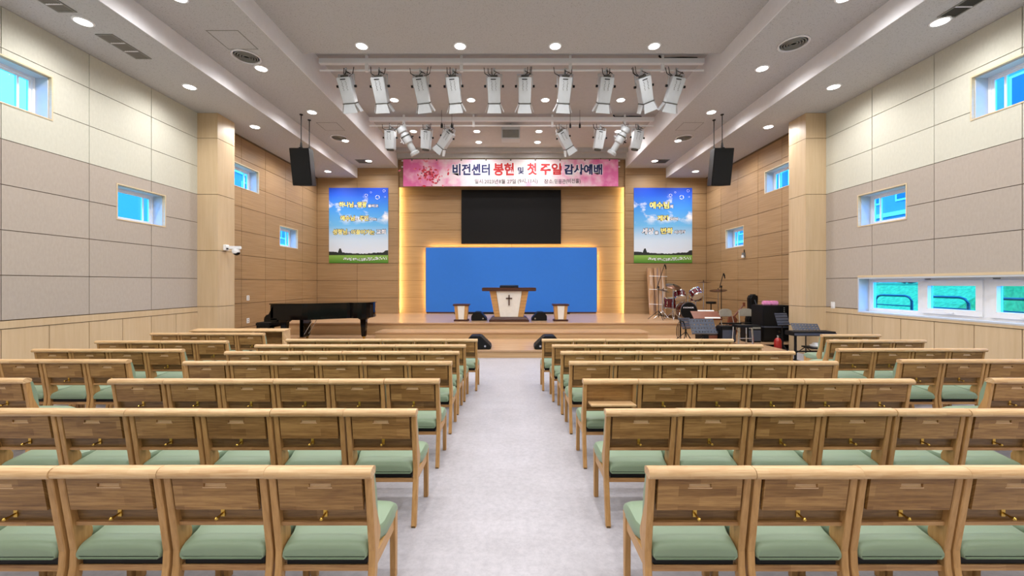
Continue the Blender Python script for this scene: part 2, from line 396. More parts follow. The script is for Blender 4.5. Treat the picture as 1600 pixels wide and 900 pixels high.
# long strip window, right wall
win = sempty('window_9'); y0, y1, z0, z1 = STRIP
mb = MB(); a, b = W-0.012, W+0.05
mb.box(a, b, y0, y1, z1-0.045, z1); mb.build('casing', 'trimwood', win)
mb = MB(); frame_rects(mb, 1, y0, y1, z0, z1-0.045, 0.03, W-0.01, 8.12); mb.build('reveal', 'revealpaint', win)
mb = MB(); frame_rects(mb, 1, y0+0.03, y1-0.03, z0+0.03, z1-0.075, 0.05, 8.12, 8.24)
mods = [(y1-0.08-1.1*k, y1-0.08-1.1*(k+1)) for k in range(5)]
for hi, lo in mods[:-1]: mb.box(8.12, 8.24, lo-0.05, lo+0.05, z0+0.08, z1-0.125)
mb.build('window_frame', 'white', win)
for k, (hi, lo) in enumerate(mods):
    hi -= 0.05 if k else 0.0; lo += 0.05 if k < 4 else 0.0
    t = 0.03 if k == 0 else 0.10
    sa = MB(); frame_rects(sa, 1, lo, hi, z0+0.08, z1-0.125, t, 8.09 if k else 8.14, 8.20); so = sa.build('sash', 'white', win)
    box('pane', 'glass', win, 8.16, 8.17, lo+t, hi-t, z0+0.08+t, z1-0.125-t)
    if k:
        box('sash_handle', 'whiteplastic', so, 8.05, 8.09, (lo+hi)/2-0.06, (lo+hi)/2+0.06, z0+0.10, z0+0.125)
        box('hinge_slot', 'ventdark', so, 8.112, 8.12, hi-0.13, hi-0.03, z1-0.105, z1-0.092)

# front wall: side bays
wf = sempty('wall_front')
g = 0.006
for s in (-1, 1):
    a, b = sorted((s*4.63, s*8.28)); box('backing_board', 'joint_wood', wf, a, b, D+0.03, 16.30, 0, 7.6)
    cols = [4.60, X_OUT, W]
    zz = [0.5]+ROWS
    for c in range(2):
        for j in range(8):
            a, b = sorted((s*(cols[c]+(g if c else 0)), s*(cols[c+1]-g)))
            top = zz[j+1]-g if j < 7 else (Z_OUT if c else 6.20)
            box('oak_panel', 'oakwall', wf, a, b, D, D+0.035, zz[j]+g, top)
        if c == 0:
            a, b = sorted((s*4.60, s*X_OUT)); box('oak_panel', 'oakwall', wf, a, b, D, D+0.035, 6.212, Z_MID)
    a, b = sorted((s*4.60, s*4.63)); box('reveal_edge', 'oakwall', wf, a, b, D+0.036, 16.26, 0.5, 6.84)
# header behind the banner and recessed centre wall with cove light
box('header_backing', 'joint_wood', wf, -4.6, 4.6, 16.2, 16.3, 5.74, 6.86)
for a, b in ((-4.6, 0), (0, 4.6)):
    box('oak_panel', 'oakwall', wf, a+g, b-g, 16.17, 16.2, 5.72, 6.14-g); box('oak_panel', 'oakwall', wf, a+g, b-g, 16.17, 16.2, 6.14+g, 6.84)
box('backing_board', 'joint_wood', wf, -5.3, 5.3, 16.53, 16.9, 0, 7.2)
zz = [0.5]+ROWS
for a, b in ((-5.2, 0), (0, 5.2)):
    for j in range(8): box('oak_panel', 'oakwall', wf, a+(g if a == 0 else 0), b-(g if b == 0 else 0), 16.50, 16.53, zz[j]+g, zz[j+1]-g)
for s in (-1, 1):
    a, b = sorted((s*4.72, s*4.75)); o = box('cove_light_strip', 'led', None, a, b, 16.34, 16.38, 0.6, 5.9)
    tag(o, 'warm yellow cove light strip hidden behind the %s edge of stage recess' % ('left' if s < 0 else 'right'), 'light strip')

# stage and steps
st = struct(box('stage_floor', 'stage', None, -W+0.001, 5.62, 12.35, 16.55, 0.53, 0.57))
box('riser', 'riser', st, -W+0.001, 5.60, 12.38, 12.42, 0.0, 0.53)
box('riser', 'riser', st, 5.56, 5.60, 12.42, 16.5, 0.0, 0.53)
box('nosing', 'stage', st, -W+0.001, 5.63, 12.335, 12.35, 0.535, 0.57)
box('platform', 'stage', st, -6.6, 6.6, 9.52, 12.38, 0.155, 0.19)
box('riser', 'riser', st, -6.58, 6.58, 9.55, 9.58, 0.0, 0.155)
for s in (-1, 1):
    a, b = sorted((s*6.55, s*6.58)); box('riser', 'riser', st, a, b, 9.58, 12.38, 0, 0.155)
    a, b = sorted((s*6.6, s*(W-0.002))); box('platform', 'stage', st, a, b, 10.62, 12.38, 0.155, 0.19)
box('platform', 'stage', st, 5.6, W-0.002, 12.38, 16.0, 0.155, 0.19)
box('step_tread', 'stage', st, -3.98, 3.98, 11.5, 12.38, 0.345, 0.38)
box('riser', 'riser', st, -3.96, 3.96, 11.53, 11.56, 0.19, 0.345)
for s in (-1, 1):
    a, b = sorted((s*3.93, s*3.96)); box('riser', 'riser', st, a, b, 11.56, 12.38, 0.19, 0.345)

# blue board, screen
t = thing('blue_backdrop_board', 'large plain blue backdrop board behind the pulpit', 'backdrop', (0, 16.32, 0.60))
box('board_face', 'bluefoot', t, -3.52, 3.49, -0.03, 0.0, 0.03, 2.67)
box('board_frame', 'riser', t, -3.55, 3.52, 0.0, 0.03, 0.02, 2.695)
box('skirting', 'walnut', t, -3.5, 3.47, -0.03, 0.0, -0.03, 0.03)
for a, b, c, d2 in ((-3.46, -3.43, 0.1, 2.55), (3.40, 3.43, 0.1, 2.55)): box('edge_light_strip', 'led', t, a, b, 0.045, 0.06, c, d2)
box('edge_light_strip', 'led', t, -3.4, 3.38, 0.045, 0.06, 2.58, 2.61)
t = thing('wall_screen', 'large switched-off black wall screen above the blue board', 'screen', (-0.02, 16.42, 3.44))
box('screen_frame', 'black', t, -2.06, 2.06, 0.0, 0.08, 0.0, 2.23); box('screen_panel', 'screen', t, -2.03, 2.03, -0.008, 0.0, 0.03, 2.20)

# ------------------------------------------------------------------ text
def text_mesh(body, bold=0.0):
    c = bpy.data.curves.new('t', 'FONT'); c.body = body; c.size = 1.0; c.offset = bold
    o = bpy.data.objects.new('t', c); COL.objects.link(o)
    me = bpy.data.meshes.new_from_object(o.evaluated_get(bpy.context.evaluated_depsgraph_get()))
    bpy.data.objects.remove(o); bpy.data.curves.remove(c); return me
def put_text(name, body, mat, parent, x0, x1, z0, z1, y, bold=0.02, grow=0.0):
    """flat lettering facing -y, fitted to the given rectangle; grow makes an outline layer"""
    me = text_mesh(body, bold)
    xs = [v.co.x for v in me.vertices]; ys = [v.co.y for v in me.vertices]
    ax, bx, ay, by = min(xs)-0.0, max(xs), min(ys), max(ys)
    for v in me.vertices:
        u = (v.co.x-ax)/(bx-ax); q = (v.co.y-ay)/(by-ay)
        v.co = (x0-grow+u*(x1-x0+2*grow), y, z0-grow+q*(z1-z0+2*grow))
    me.materials.clear(); me.materials.append(M[mat])
    o = bpy.data.objects.new(name, me); COL.objects.link(o); o.parent = parent; return o

# banner
BD = 15.93
bt = thing('event_banner', 'pink floral event banner with Korean lettering above the screen', 'banner', (0, BD, 0))
bx0, bx1, bz0, bz1 = px(630, BD), px(966, BD), pz(291, BD), pz(249, BD)
box('banner_cloth', 'banner', bt, bx0, bx1, 0.0, 0.012, bz0, bz1)
def btext(body, mat, xa, xb, ya, yb, bold):
    put_text('lettering', body, mat, bt, px(xa, BD), px(xb, BD), pz(yb, BD), pz(ya, BD), -0.004, bold)
for body, mat, xa, xb, ya, yb, bold in (('비전센터', 'navy', 707, 765.5, 256, 274, .035), ('봉헌', 'redprint', 771, 803, 254.5, 274.5, .035), ('및', 'navy', 809, 818.5, 261, 272, .03),
        ('첫', 'redprint', 823.5, 839, 254.5, 273.5, .035), ('주일', 'redprint', 844, 877, 255, 273.5, .035), ('감사예배', 'navy', 881.5, 941, 256.5, 273, .035),
        ('일시:', 'greyprint', 742, 756, 280, 287, .012), ('2023년', 'greyprint', 757, 778, 280, 287, .012), ('8월', 'greyprint', 779.5, 789, 280, 287, .012), ('27일', 'greyprint', 792.5, 806, 280, 287, .012), ('(9시,', 'greyprint', 809, 823, 279, 287.5, .012), ('11시)', 'greyprint', 825.5, 840, 279, 287.5, .012), ('장소:', 'greyprint', 850, 865.5, 280, 287, .012), ('믿음관', 'greyprint', 866.5, 884, 280, 287, .012), ('(비전홀)', 'greyprint', 884.5, 907, 279, 287.5, .012)):
    if mat == 'navy' or mat == 'redprint':
        put_text('lettering_halo', body, 'whiteprint', bt, px(xa, BD), px(xb, BD), pz(yb, BD), pz(ya, BD), -0.002, bold+0.055, 0.02)
    btext(body, mat, xa, xb, ya, yb, bold)
rb = random.Random(3)
for mat, nn in (('petal2', 44), ('petal1', 52), ('petal3', 22)):
    mb = MB(); cx, cz = px(672, BD), pz(270, BD); lay = {'petal2': 0.001, 'petal1': 0.002, 'petal3': 0.003}[mat]
    for k in range(nn):
        a = rb.random()*2*PI; r = abs(rb.gauss(0, 0.29)); x = cx+r*math.cos(a)*1.3; z = cz+r*math.sin(a)-0.05; q = rb.uniform(0.03, 0.075)*(0.6 if mat == 'petal3' else 1); th = rb.random()*PI
        n = 8; mb.add([(x+q*math.cos(th)*math.cos(2*PI*i/n)-q*0.55*math.sin(th)*math.sin(2*PI*i/n), -lay-k*2e-5, z+q*math.sin(th)*math.cos(2*PI*i/n)+q*0.55*math.cos(th)*math.sin(2*PI*i/n)) for i in range(n)], [tuple(range(n))])
    o = mb.build('flower_print', mat, bt); o['kind'] = 'stuff'
for xx in (669.5, 756.5, 838.5, 938.5):
    box('hanging_cord', 'ventdark', bt, px(xx, BD)-0.008, px(xx, BD)+0.008, 0.0, 0.01, bz1-0.01, 6.84)
for k in range(9):
    xx = bx0+0.35+k*(bx1-bx0-0.7)/8; MB().lathe([(0.03, 0), (0.03, 0.006)], 10).build('eyelet', 'ventdark', bt).matrix_local = Matrix.Translation((xx, 0, bz1-0.03)) @ Matrix.Rotation(PI/2, 4, 'X')
for s, x in ((-1, bx0), (1, bx1)):
    for z in (bz1-0.06, bz1-0.3): box('fixing_tab', 'whiteprint', bt, min(x, x+s*0.07), max(x, x+s*0.07), 0, 0.012, z-0.02, z+0.02)

# posters
def poster(xa, xb, lines, label):
    d = D-0.02; x0, x1, z0, z1 = px(xa, d), px(xb, d), pz(411, d), pz(293.5, d)
    t = thing('hanging_poster', label, 'poster', (0, d, 0), group='meadow posters beside the stage recess')
    box('poster_sheet', 'poster', t, x0, x1, 0.0, 0.015, z0, z1)
    rr = random.Random(5); w_, h_ = x1-x0, z1-z0
    pts = [(x0, z0+h_*0.105)]; n = 40
    for k in range(n+1):
        u = k/n; e = 0.018+0.03*abs(u-0.55)*1.6+rr.uniform(-0.004, 0.006)
        if 0.16 < u < 0.21: e += 0.05
        if u > 0.94: e += 0.02
        pts.append((x0+u*w_, z0+h_*(0.105+max(e, 0.006))))
    pts.append((x1, z0+h_*0.105))
    MB().prism(pts, -0.002, -0.001, 'y').build('treeline_print', 'treeprint', t)
    mb = MB()
    for k in range(120):
        u = rr.uniform(0.25, 0.98); x = x0+u*w_; z = z0+h_*(0.05+rr.uniform(-0.012, 0.022)+0.02*math.sin(u*9)*0.4); q = rr.uniform(0.008, 0.02)
        mb.box(x-q*1.4, x+q*1.4, -0.002, -0.001, z-q*0.7, z+q*0.7)
    mb.build('sheep_print', 'whiteprint', t)['kind'] = 'stuff'
    for u, v, q in ((0.63, 0.9, 0.06), (0.82, 0.875, 0.085), (0.71, 0.94, 0.035), (0.93, 0.96, 0.055), (0.95, 0.88, 0.03)):
        cx, cz = x0+u*w_, z0+v*h_; mb = MB(); n = 16
        for i in range(n):
            a0, a1 = 2*PI*i/n, 2*PI*(i+1)/n
            if i % 5 == 3: continue
            mb.add([(cx+q*math.cos(a0), -0.002, cz+q*math.sin(a0)), (cx+q*math.cos(a1), -0.002, cz+q*math.sin(a1)), (cx+q*0.8*math.cos(a1), -0.002, cz+q*0.8*math.sin(a1)), (cx+q*0.8*math.cos(a0), -0.002, cz+q*0.8*math.sin(a0))], [(0, 1, 2, 3)])
        mb.build('bubble_print', 'whiteprint', t)
    for body, mat, a, b, ya, yb in lines:
        put_text('lettering_outline', body, 'outline', t, px(a, d), px(b, d), pz(yb, d), pz(ya, d), -0.003, 0.09, 0.018)
        put_text('lettering', body, mat, t, px(a, d), px(b, d), pz(yb, d), pz(ya, d), -0.005, 0.025)
    return t
Y_, W_ = 'yellowprint', 'whiteprint'
poster(514, 606.5, [('하나님', Y_, 530, 552, 315.5, 324), ('께', W_, 553, 557, 320, 324), ('영광', Y_, 558.5, 573, 315.5, 324), ('돌리고', W_, 575, 591, 319.5, 324),
    ('예수님', Y_, 532, 554, 337, 345), ('이', W_, 555, 558.5, 341, 345), ('주인', Y_, 562, 575.5, 337, 345), ('되시고', W_, 577, 588.5, 341, 344.5),
    ('성령님', Y_, 520, 542, 358, 366.5), ('이', W_, 543, 547, 362, 366.5), ('이끌어가는', Y_, 549, 585, 359, 366.5), ('교회', W_, 588, 602.5, 358.5, 366)], 'blue sky meadow poster left of the stage recess, above the piano')
poster(990.5, 1081.5, [('예수님', Y_, 1015, 1045.5, 315.5, 326), ('의', W_, 1047, 1051.5, 320, 325.5),
    ('제자', Y_, 1027, 1045.5, 336.5, 345), ('되어', W_, 1047, 1058.5, 340, 344.5),
    ('세상', W_, 1003, 1021.5, 356.5, 366), ('을', W_, 1023, 1028.5, 361, 366), ('변화', Y_, 1032.5, 1051.5, 356, 365.5), ('시키자', W_, 1053, 1071, 360, 365)], 'blue sky meadow poster right of the stage recess, above the drums')

# ------------------------------------------------------------------ chairs
CW = 0.528
def chair_proto(flip=False):
    t = thing('church_chair', 'x', 'chair')
    h = CW/2-0.007
    # leaning rear leg / stile profile (y, z)
    prof = [(0.005, 0), (0.062, 0.33), (0.066, 0.41), (0.006, 0.825), (0.046, 0.83), (0.078, 0.65), (0.108, 0.58), (0.150, 0.485), (0.152, 0.455), (0.135, 0.42), (0.112, 0.385), (0.105, 0.30), (0.045, 0)]
    for s in (-1, 1):
        a, b = sorted((s*h, s*(h-0.036))); MB().prism(prof, a, b).build('rear_leg', 'cwleg', t, bevel=0.004, seg=1)
        MB().box(a+0.004, b-0.004, 0.006, 0.044, -0.0005, 0.012).build('foot_pad', 'black', t)
        MB().hexa([(a, 0.425, 0), (b, 0.425, 0), (b, 0.462, 0), (a, 0.462, 0)], [(a, 0.418, 0.40), (b, 0.418, 0.40), (b, 0.468, 0.40), (a, 0.468, 0.40)]).build('front_leg', 'cwleg', t, bevel=0.004, seg=1)
        a, b = sorted((s*(h-0.008), s*(h-0.03))); box('side_rail', 'cwside', t, a, b, 0.09, 0.43, 0.305, 0.372)
    # top rail: half-round
    rp = [(-0.012, 0.818), (-0.02, 0.826), (-0.022, 0.842), (-0.014, 0.858), (0.002, 0.866), (0.03, 0.866), (0.05, 0.858), (0.056, 0.842), (0.05, 0.822)]
    MB().prism(rp, -CW/2+0.001, CW/2-0.001).build('top_rail', 'cwl', t, smooth=True)
    def yb(z): return 0.003+(0.825-z)*0.1445
    x0 = h-0.048
    if not flip:
        z0, z1 = 0.642, 0.812
        mb = MB(); sl = (-0.055, 0.055, 0.765, 0.785)
        for r in minus((-x0, x0, z0, z1), [sl]):
            mb.hexa([(r[0], yb(r[2]), r[2]), (r[1], yb(r[2]), r[2]), (r[1], yb(r[2])+0.018, r[2]), (r[0], yb(r[2])+0.018, r[2])],
                    [(r[0], yb(r[3]), r[3]), (r[1], yb(r[3]), r[3]), (r[1], yb(r[3])+0.018, r[3]), (r[0], yb(r[3])+0.018, r[3])])
        p = mb.build('desk_panel', 'cw', t)
        mb = MB()
        ya, yc = yb(0.763)+0.007, yb(0.787)+0.014
        mb.hexa([(-0.057, ya, 0.763), (0.057, ya, 0.763), (0.057, ya+0.004, 0.763), (-0.057, ya+0.004, 0.763)], [(-0.057, yc, 0.787), (0.057, yc, 0.787), (0.057, yc+0.004, 0.787), (-0.057, yc+0.004, 0.787)])
        mb.hexa([(-0.06, yb(0.76)-0.001, 0.760), (0.06, yb(0.76)-0.001, 0.760), (0.055, yb(0.765)+0.012, 0.764), (-0.055, yb(0.765)+0.012, 0.764)], [(-0.06, yb(0.765)-0.0015, 0.7645), (0.06, yb(0.765)-0.0015, 0.7645), (0.055, yb(0.765)+0.012, 0.766), (-0.055, yb(0.765)+0.012, 0.766)])
        mb.build('finger_slot', 'slotwood', p)
    else:
        MB().hexa([(-x0, -0.135, 0.642), (x0, -0.135, 0.642), (x0, 0.035, 0.628), (-x0, 0.035, 0.628)], [(-x0, -0.135, 0.660), (x0, -0.135, 0.660), (x0, 0.035, 0.646), (-x0, 0.035, 0.646)]).build('desk_panel', 'cwl', t, bevel=0.003, seg=1)
    # inner back board and shelf lip
    za, zb = 0.556, 0.822; xi = h-0.036
    MB().hexa([(-xi, yb(za)+0.040, za), (xi, yb(za)+0.040, za), (xi, yb(za)+0.05, za), (-xi, yb(za)+0.05, za)],
              [(-xi, yb(zb)+0.03, zb), (xi, yb(zb)+0.03, zb), (xi, yb(zb)+0.042, zb), (-xi, yb(zb)+0.042, zb)]).build('back_board', 'cw' if flip else 'cw_shade', t)
    box('shelf_lip', 'cwf', t, -xi, xi, yb(0.56)+0.022, yb(0.56)+0.05, 0.543, 0.562)
    if not flip:
        hk = box('hook_plate', 'brass', t, -0.010, 0.010, yb(0.61)+0.034, yb(0.61)+0.040, 0.585, 0.632)
        MB().tube([(0, yb(0.61)+0.036, 0.603), (0, yb(0.61)+0.006, 0.600), (0, yb(0.61)-0.002, 0.599), (0, yb(0.61)-0.012, 0.599), (0, yb(0.61)-0.018, 0.599)], [0.005, 0.005, 0.008, 0.009, 0.004], 8).build('hook_peg', 'brass', hk, smooth=True)
    # backrest pad on the far side
    pp = [(yb(0.53)+0.05, 0.53), (yb(0.82)+0.043, 0.825), (yb(0.82)+0.066, 0.822), (yb(0.7)+0.088, 0.70), (yb(0.56)+0.084, 0.555), (yb(0.53)+0.068, 0.53)]
    MB().prism(pp, -h+0.006, h-0.006).build('backrest_pad', 'green', t, smooth=True)
    # seat cushion: lofted sections from rear to front
    sec = [(0.062, 0.372, 0.392, 0.206), (0.056, 0.374, 0.418, 0.211), (0.058, 0.372, 0.430, 0.214), (0.067, 0.371, 0.442, 0.216), (0.085, 0.370, 0.451, 0.218), (0.12, 0.370, 0.457, 0.220), (0.17, 0.376, 0.461, 0.224), (0.26, 0.364, 0.462, 0.252), (0.37, 0.366, 0.470, 0.256), (0.44, 0.372, 0.462, 0.256), (0.475, 0.38, 0.440, 0.254), (0.482, 0.388, 0.415, 0.252)]
    vs = []; fs = []; n = 12
    for y, zl, zh, hw in sec:
        r = min(0.03, (zh-zl)*0.5)
        ring = [(-hw+0.012, zl), (hw-0.012, zl), (hw, zl+0.014), (hw, zh-r), (hw-r*0.35, zh-r*0.35), (hw-r*1.3, zh), (hw*0.5, zh+0.006), (-hw*0.5, zh+0.006), (-hw+r*1.3, zh), (-hw+r*0.35, zh-r*0.35), (-hw, zh-r), (-hw, zl+0.014)]
        vs += [(x, y, z) for x, z in ring]
    for i in range(len(sec)-1):
        for k in range(n): fs.append((i*n+k, i*n+(k+1) % n, (i+1)*n+(k+1) % n, (i+1)*n+k))
    fs.append(tuple(range(n))); fs.append(tuple(range((len(sec)-1)*n, len(sec)*n))[::-1])
    MB().add(vs, fs).build('seat_cushion', 'green', t, smooth=True)
    box('seat_base', 'black', t, -0.205, 0.205, 0.085, 0.42, 0.318, 0.374)
    box('rear_rail', 'cwf', t, -xi, xi, 0.078, 0.100, 0.300, 0.330)
    box('front_rail', 'cwf', t, -xi, xi, 0.425, 0.447, 0.31, 0.372)
    return t
cp = chair_proto(); cflip = chair_proto(True); first = [True]
def place(x, y, label, group, flip=False, rz=0.0):
    if flip: o = cflip
    elif first[0]: o = cp; first[0] = False
    else: o = copy_tree(cp)
    o.location = (x, y, 0); o.rotation_euler = (0, 0, rz); o['label'] = label; o['group'] = group
RY = [1.97, 2.89, 3.81, 4.69, 5.38, 5.97, 6.58]
LX = [-0.692, -0.692, -0.694, -0.705, -0.712, -0.69, -0.565]
RX = [0.675, 0.682, 0.684, 0.68, 0.665, 0.605, 0.50]
RN = ['nearest', 'second nearest', 'third nearest', 'fourth nearest', 'fifth nearest', 'sixth nearest', 'farthest']
for i in range(7):
    for k in range(6):
        if i == 0 and k == 5: continue
        j = random.uniform(-0.006, 0.006)
        place(LX[i]-CW*(k+0.5)-0.001*k, RY[i]+j, 'green-seated wooden chair, %s from centre aisle in %s row left of aisle' % (ORD[k], RN[i]), 'chairs left of the centre aisle')
        j = random.uniform(-0.006, 0.006); fl = (i == 2 and k == 0)
        lab = 'wooden chair with its back desk panel folded down, by aisle in third nearest row' if fl else 'green-seated wooden chair, %s from centre aisle in %s row right of aisle' % (ORD[k], RN[i])
        place(RX[i]+CW*(k+0.5)+0.001*k, RY[i]+j, lab, 'chairs right of the centre aisle', fl)
SN = ['nearest', 'second nearest', 'third nearest', 'fourth nearest', 'farthest']
for i, (y, xe, n) in enumerate(((3.84, -4.70, 2), (4.80, -4.64, 4), (5.57, -4.62, 4), (6.38, -4.58, 4), (7.40, -4.62, 4))):
    for k in range(n):
        place(xe-CW*(k+0.5), y+random.uniform(-0.006, 0.006), 'green-seated wooden chair, %s leftward in %s row of left wall block' % (ORD[k], SN[i]), 'chairs along the left wall')
for i, (y, xe, n) in enumerate(((3.84, 4.64, 2), (4.80, 4.70, 4), (5.62, 4.62, 4), (6.48, 5.18, 3), (7.18, 5.62, 2))):
    for k in range(n):
        place(xe+CW*(k+0.5), y+random.uniform(-0.006, 0.006), 'green-seated wooden chair, %s rightward in %s row of right wall block' % (ORD[k], SN[i]), 'chairs along the right wall')

# long wooden pew desk in front of the piano
t = thing('pew_desk', 'low wooden pew desk with slanted end panel before the piano', 'pew', (-5.75, 8.35, 0))
MB().prism([(-0.03, 0.775), (0.22, 0.795), (0.22, 0.82), (-0.03, 0.80)], -1.02, 0.98).build('top_board', 'cwl', t, bevel=0.003)
for x in (-0.98, 0.30, 0.93): MB().prism([(0.0, 0), (0.28, 0), (0.22, 0.80), (-0.02, 0.775)], x, x+0.035).build('end_panel', 'cwl', t, bevel=0.003)
box('shelf_board', 'cw', t, -0.95, 0.93, 0.02, 0.20, 0.50, 0.52)
box('front_board', 'cw', t, -0.95, 0.93, 0.205, 0.222, 0.06, 0.79)
box('back_panel', 'cw', t, -0.945, 0.30, -0.012, 0.006, 0.42, 0.77)

# ------------------------------------------------------------------ ceiling lamps
def lamp_proto():
    t = thing('ceiling_downlight', 'x', 'downlight')
    MB().lathe([(0.108, 0.0), (0.110, -0.012), (0.132, -0.012), (0.140, -0.003), (0.140, 0.0)], 28).build('trim_ring', 'white', t, smooth=True)
    MB().lathe([(0.0, -0.004), (0.109, -0.004), (0.109, -0.013), (0.07, -0.022), (0.0, -0.026)], 24).build('diffuser', 'lens', t, smooth=True)
    ld = bpy.data.lights.new('lamp_beam', 'SPOT'); ld.energy = LAMP_W; ld.color = LAMP_C; ld.spot_size = R(172); ld.spot_blend = 0.85; ld.shadow_soft_size = 0.09
    l = bpy.data.objects.new('lamp_beam', ld); COL.objects.link(l); l.parent = t; l.location = (0, 0, -0.05)
    return t
lp = lamp_proto(); lf = [True]
def lamp(x, y, z, label, group):
    if lf[0]: o = lp; lf[0] = False
    else: o = copy_tree(lp)
    o.location = (x, y, z-0.001); o['label'] = label; o['group'] = group
ys = [15.15, 13.0, 10.85, 8.65, 6.5, 4.3, 2.1, -0.1, -2.3]
RR = ['farthest', 'second farthest', 'third farthest', 'fourth farthest', 'fifth farthest', 'sixth farthest', 'seventh farthest', 'eighth farthest', 'ninth farthest']
for s, sd in ((-1, 'left'), (1, 'right')):
    for i, y in enumerate(ys):
        lamp(s*7.02, y, Z_OUT, '%s round downlight in the lowest ceiling band along the %s wall' % (RR[i], sd), 'downlights in the outer ceiling bands')
        lamp(s*5.46, y, Z_MID, '%s round downlight in the %s middle ceiling band' % (RR[i], sd), 'downlights in the middle ceiling bands')
for i, y in enumerate((8.47, 6.3, 4.15, 2.0, -0.15, -2.3)):
    for k, x in enumerate((-3.2, -1.1, 0.93, 3.04)):
        lamp(x, y, Z_CEN, '%s downlight from left in %s row of the central hall ceiling' % (ORD[k], RR[i]), 'downlights in the central ceiling')
for k, x in enumerate((616, 736, 852, 970)):
    lamp(px(x, 11.66), 11.66, Z_REC, '%s downlight from left between the two lighting bars' % ORD[k], 'downlights in the stage recess')
for k, x in enumerate((646, 745, 842, 966)):
    lamp(px(x, 14.06), 14.06, Z_REC, '%s downlight from left just behind the rear lighting bar' % ORD[k], 'downlights in the stage recess')
for k, x in enumerate((748, 840)):
    lamp(px(x, 15.13), 15.13, Z_REC, '%s of the two downlights nearest the banner' % ('left' if k == 0 else 'right'), 'downlights in the stage recess')

# vents and hatches
def round_vent(x, y, z, label):
    t = thing('round_air_diffuser', label, 'vent', (x, y, z), group='round ceiling diffusers')
    MB().lathe([(0.0, -0.002), (0.22, -0.002), (0.22, -0.0), (0, 0)], 28).build('backing_disc', 'ventdark', t)
    for k in range(5):
        r = 0.05+0.045*k; w2 = 0.026 if k < 4 else 0.04
        MB().lathe([(r, -0.004), (r+w2*0.5, -0.03), (r+w2, -0.02), (r+w2, -0.004)], 28).build('ring_louvre', 'vent' if k < 4 else 'ceil_white', t, smooth=True)
round_vent(px(385, 8.2), 8.2, Z_MID, 'round air diffuser nearest the camera in the left middle ceiling band')
round_vent(px(1240, 7.75), 7.75, Z_MID, 'round air diffuser nearest the camera in the right middle ceiling band')
round_vent(px(530, 12.75), 12.75, Z_MID, 'round air diffuser beyond the left hanging speaker')
round_vent(px(1069, 12.75), 12.75, Z_MID, 'round air diffuser beyond the right hanging speaker')
def grille(x, y, z, lx, ly, label, n=5, cells=3):
    t = thing('ceiling_air_grille', label, 'vent', (x, y, z), group='rectangular ceiling grilles')
    mb = MB()
    for r in minus((-lx/2, lx/2, -ly/2, ly/2), [(-lx/2+0.025, lx/2-0.025, -ly/2+0.025, ly/2-0.025)]): mb.box(r[0], r[1], r[2], r[3], -0.012, 0)
    mb.build('grille_frame', 'vent', t); box('grille_back', 'ventdark', t, -lx/2+0.02, lx/2-0.02, -ly/2+0.02, ly/2-0.02, -0.003, 0)
    for k in range(n):
        xx = -lx/2+0.025+(k+0.5)*(lx-0.05)/n; MB().add([(xx-0.012, -ly/2+0.025, -0.012), (xx+0.004, -ly/2+0.025, -0.003), (xx+0.004, ly/2-0.025, -0.003), (xx-0.012, ly/2-0.025, -0.012)], [(0, 1, 2, 3)]).build('grille_slat', 'vent', t)
    for k in range(1, cells):
        yy = -ly/2+k*ly/cells; box('grille_bar', 'ceil_white', t, -lx/2+0.02, lx/2-0.02, yy-0.01, yy+0.01, -0.013, -0.002)
grille(-7.02, 5.9, Z_OUT, 0.30, 0.75, 'rectangular air grille nearest the camera by the left wall', 7, 4)
grille(-7.02, 7.2, Z_OUT, 0.30, 0.75, 'rectangular air grille between two downlights by the left wall', 7, 3)
grille(7.0, 6.02, Z_OUT, 0.30, 0.75, 'rectangular air grille by the right wall ceiling', 7, 3)
grille(px(568, 15.2), 15.2, Z_MID, 0.5, 0.45, 'small square air grille left of the banner', 6, 1)
grille(px(1033, 15.2), 15.2, Z_MID, 0.5, 0.45, 'small square air grille right of the banner', 6, 1)
for x, y, lab in ((px(364, 7.65), 7.65, 'flush ceiling access hatch near the left round diffuser'), (px(517, 11.85), 11.85, 'flush ceiling access hatch beside the left hanging speaker'), (px(1077, 11.85), 11.85, 'flush ceiling access hatch beside the right hanging speaker')):
    t = thing('access_hatch', lab, 'hatch', (x, y, Z_MID), group='ceiling access hatches')
    mb = MB()
    for r in minus((-0.3, 0.3, -0.3, 0.3), [(-0.285, 0.285, -0.285, 0.285)]): mb.box(r[0], r[1], r[2], r[3], -0.004, 0)
    mb.build('hatch_frame', 'vent', t); box('hatch_lid', 'ceiling', t, -0.283, 0.283, -0.283, 0.283, -0.003, 0)

# ------------------------------------------------------------------ lighting bars
def bar(y, hw, label, hang, x_off=0.0):
    t = thing('lighting_bar', label, 'lighting bar', (x_off, y, 7.03), group='stage lighting bars')
    box('cable_beam', 'white', t, -hw, hw, -0.05, 0.05, -0.045, 0.075, 0.006)
    MB().tube([(-hw, 0, -0.19), (hw, 0, -0.19)], 0.024, 12).build('pipe', 'white', t, smooth=True)
    for x in hang:
        box('hanger', 'white', t, x-0.03, x+0.03, -0.03, 0.03, 0.07, Z_REC-7.03-0.0005); box('pipe_clamp', 'white', t, x-0.035, x+0.035, -0.035, 0.035, -0.222, -0.04)
    return t
bar(9.4, 4.55, 'front white lighting bar carrying ten stage lights', [px(x, 9.4) for x in (573, 721, 891, 1035)])
bar(12.7, 4.55, 'rear white lighting bar above the banner carrying eight lights', [px(x, 12.7) for x in (631, 740, 863, 976)])

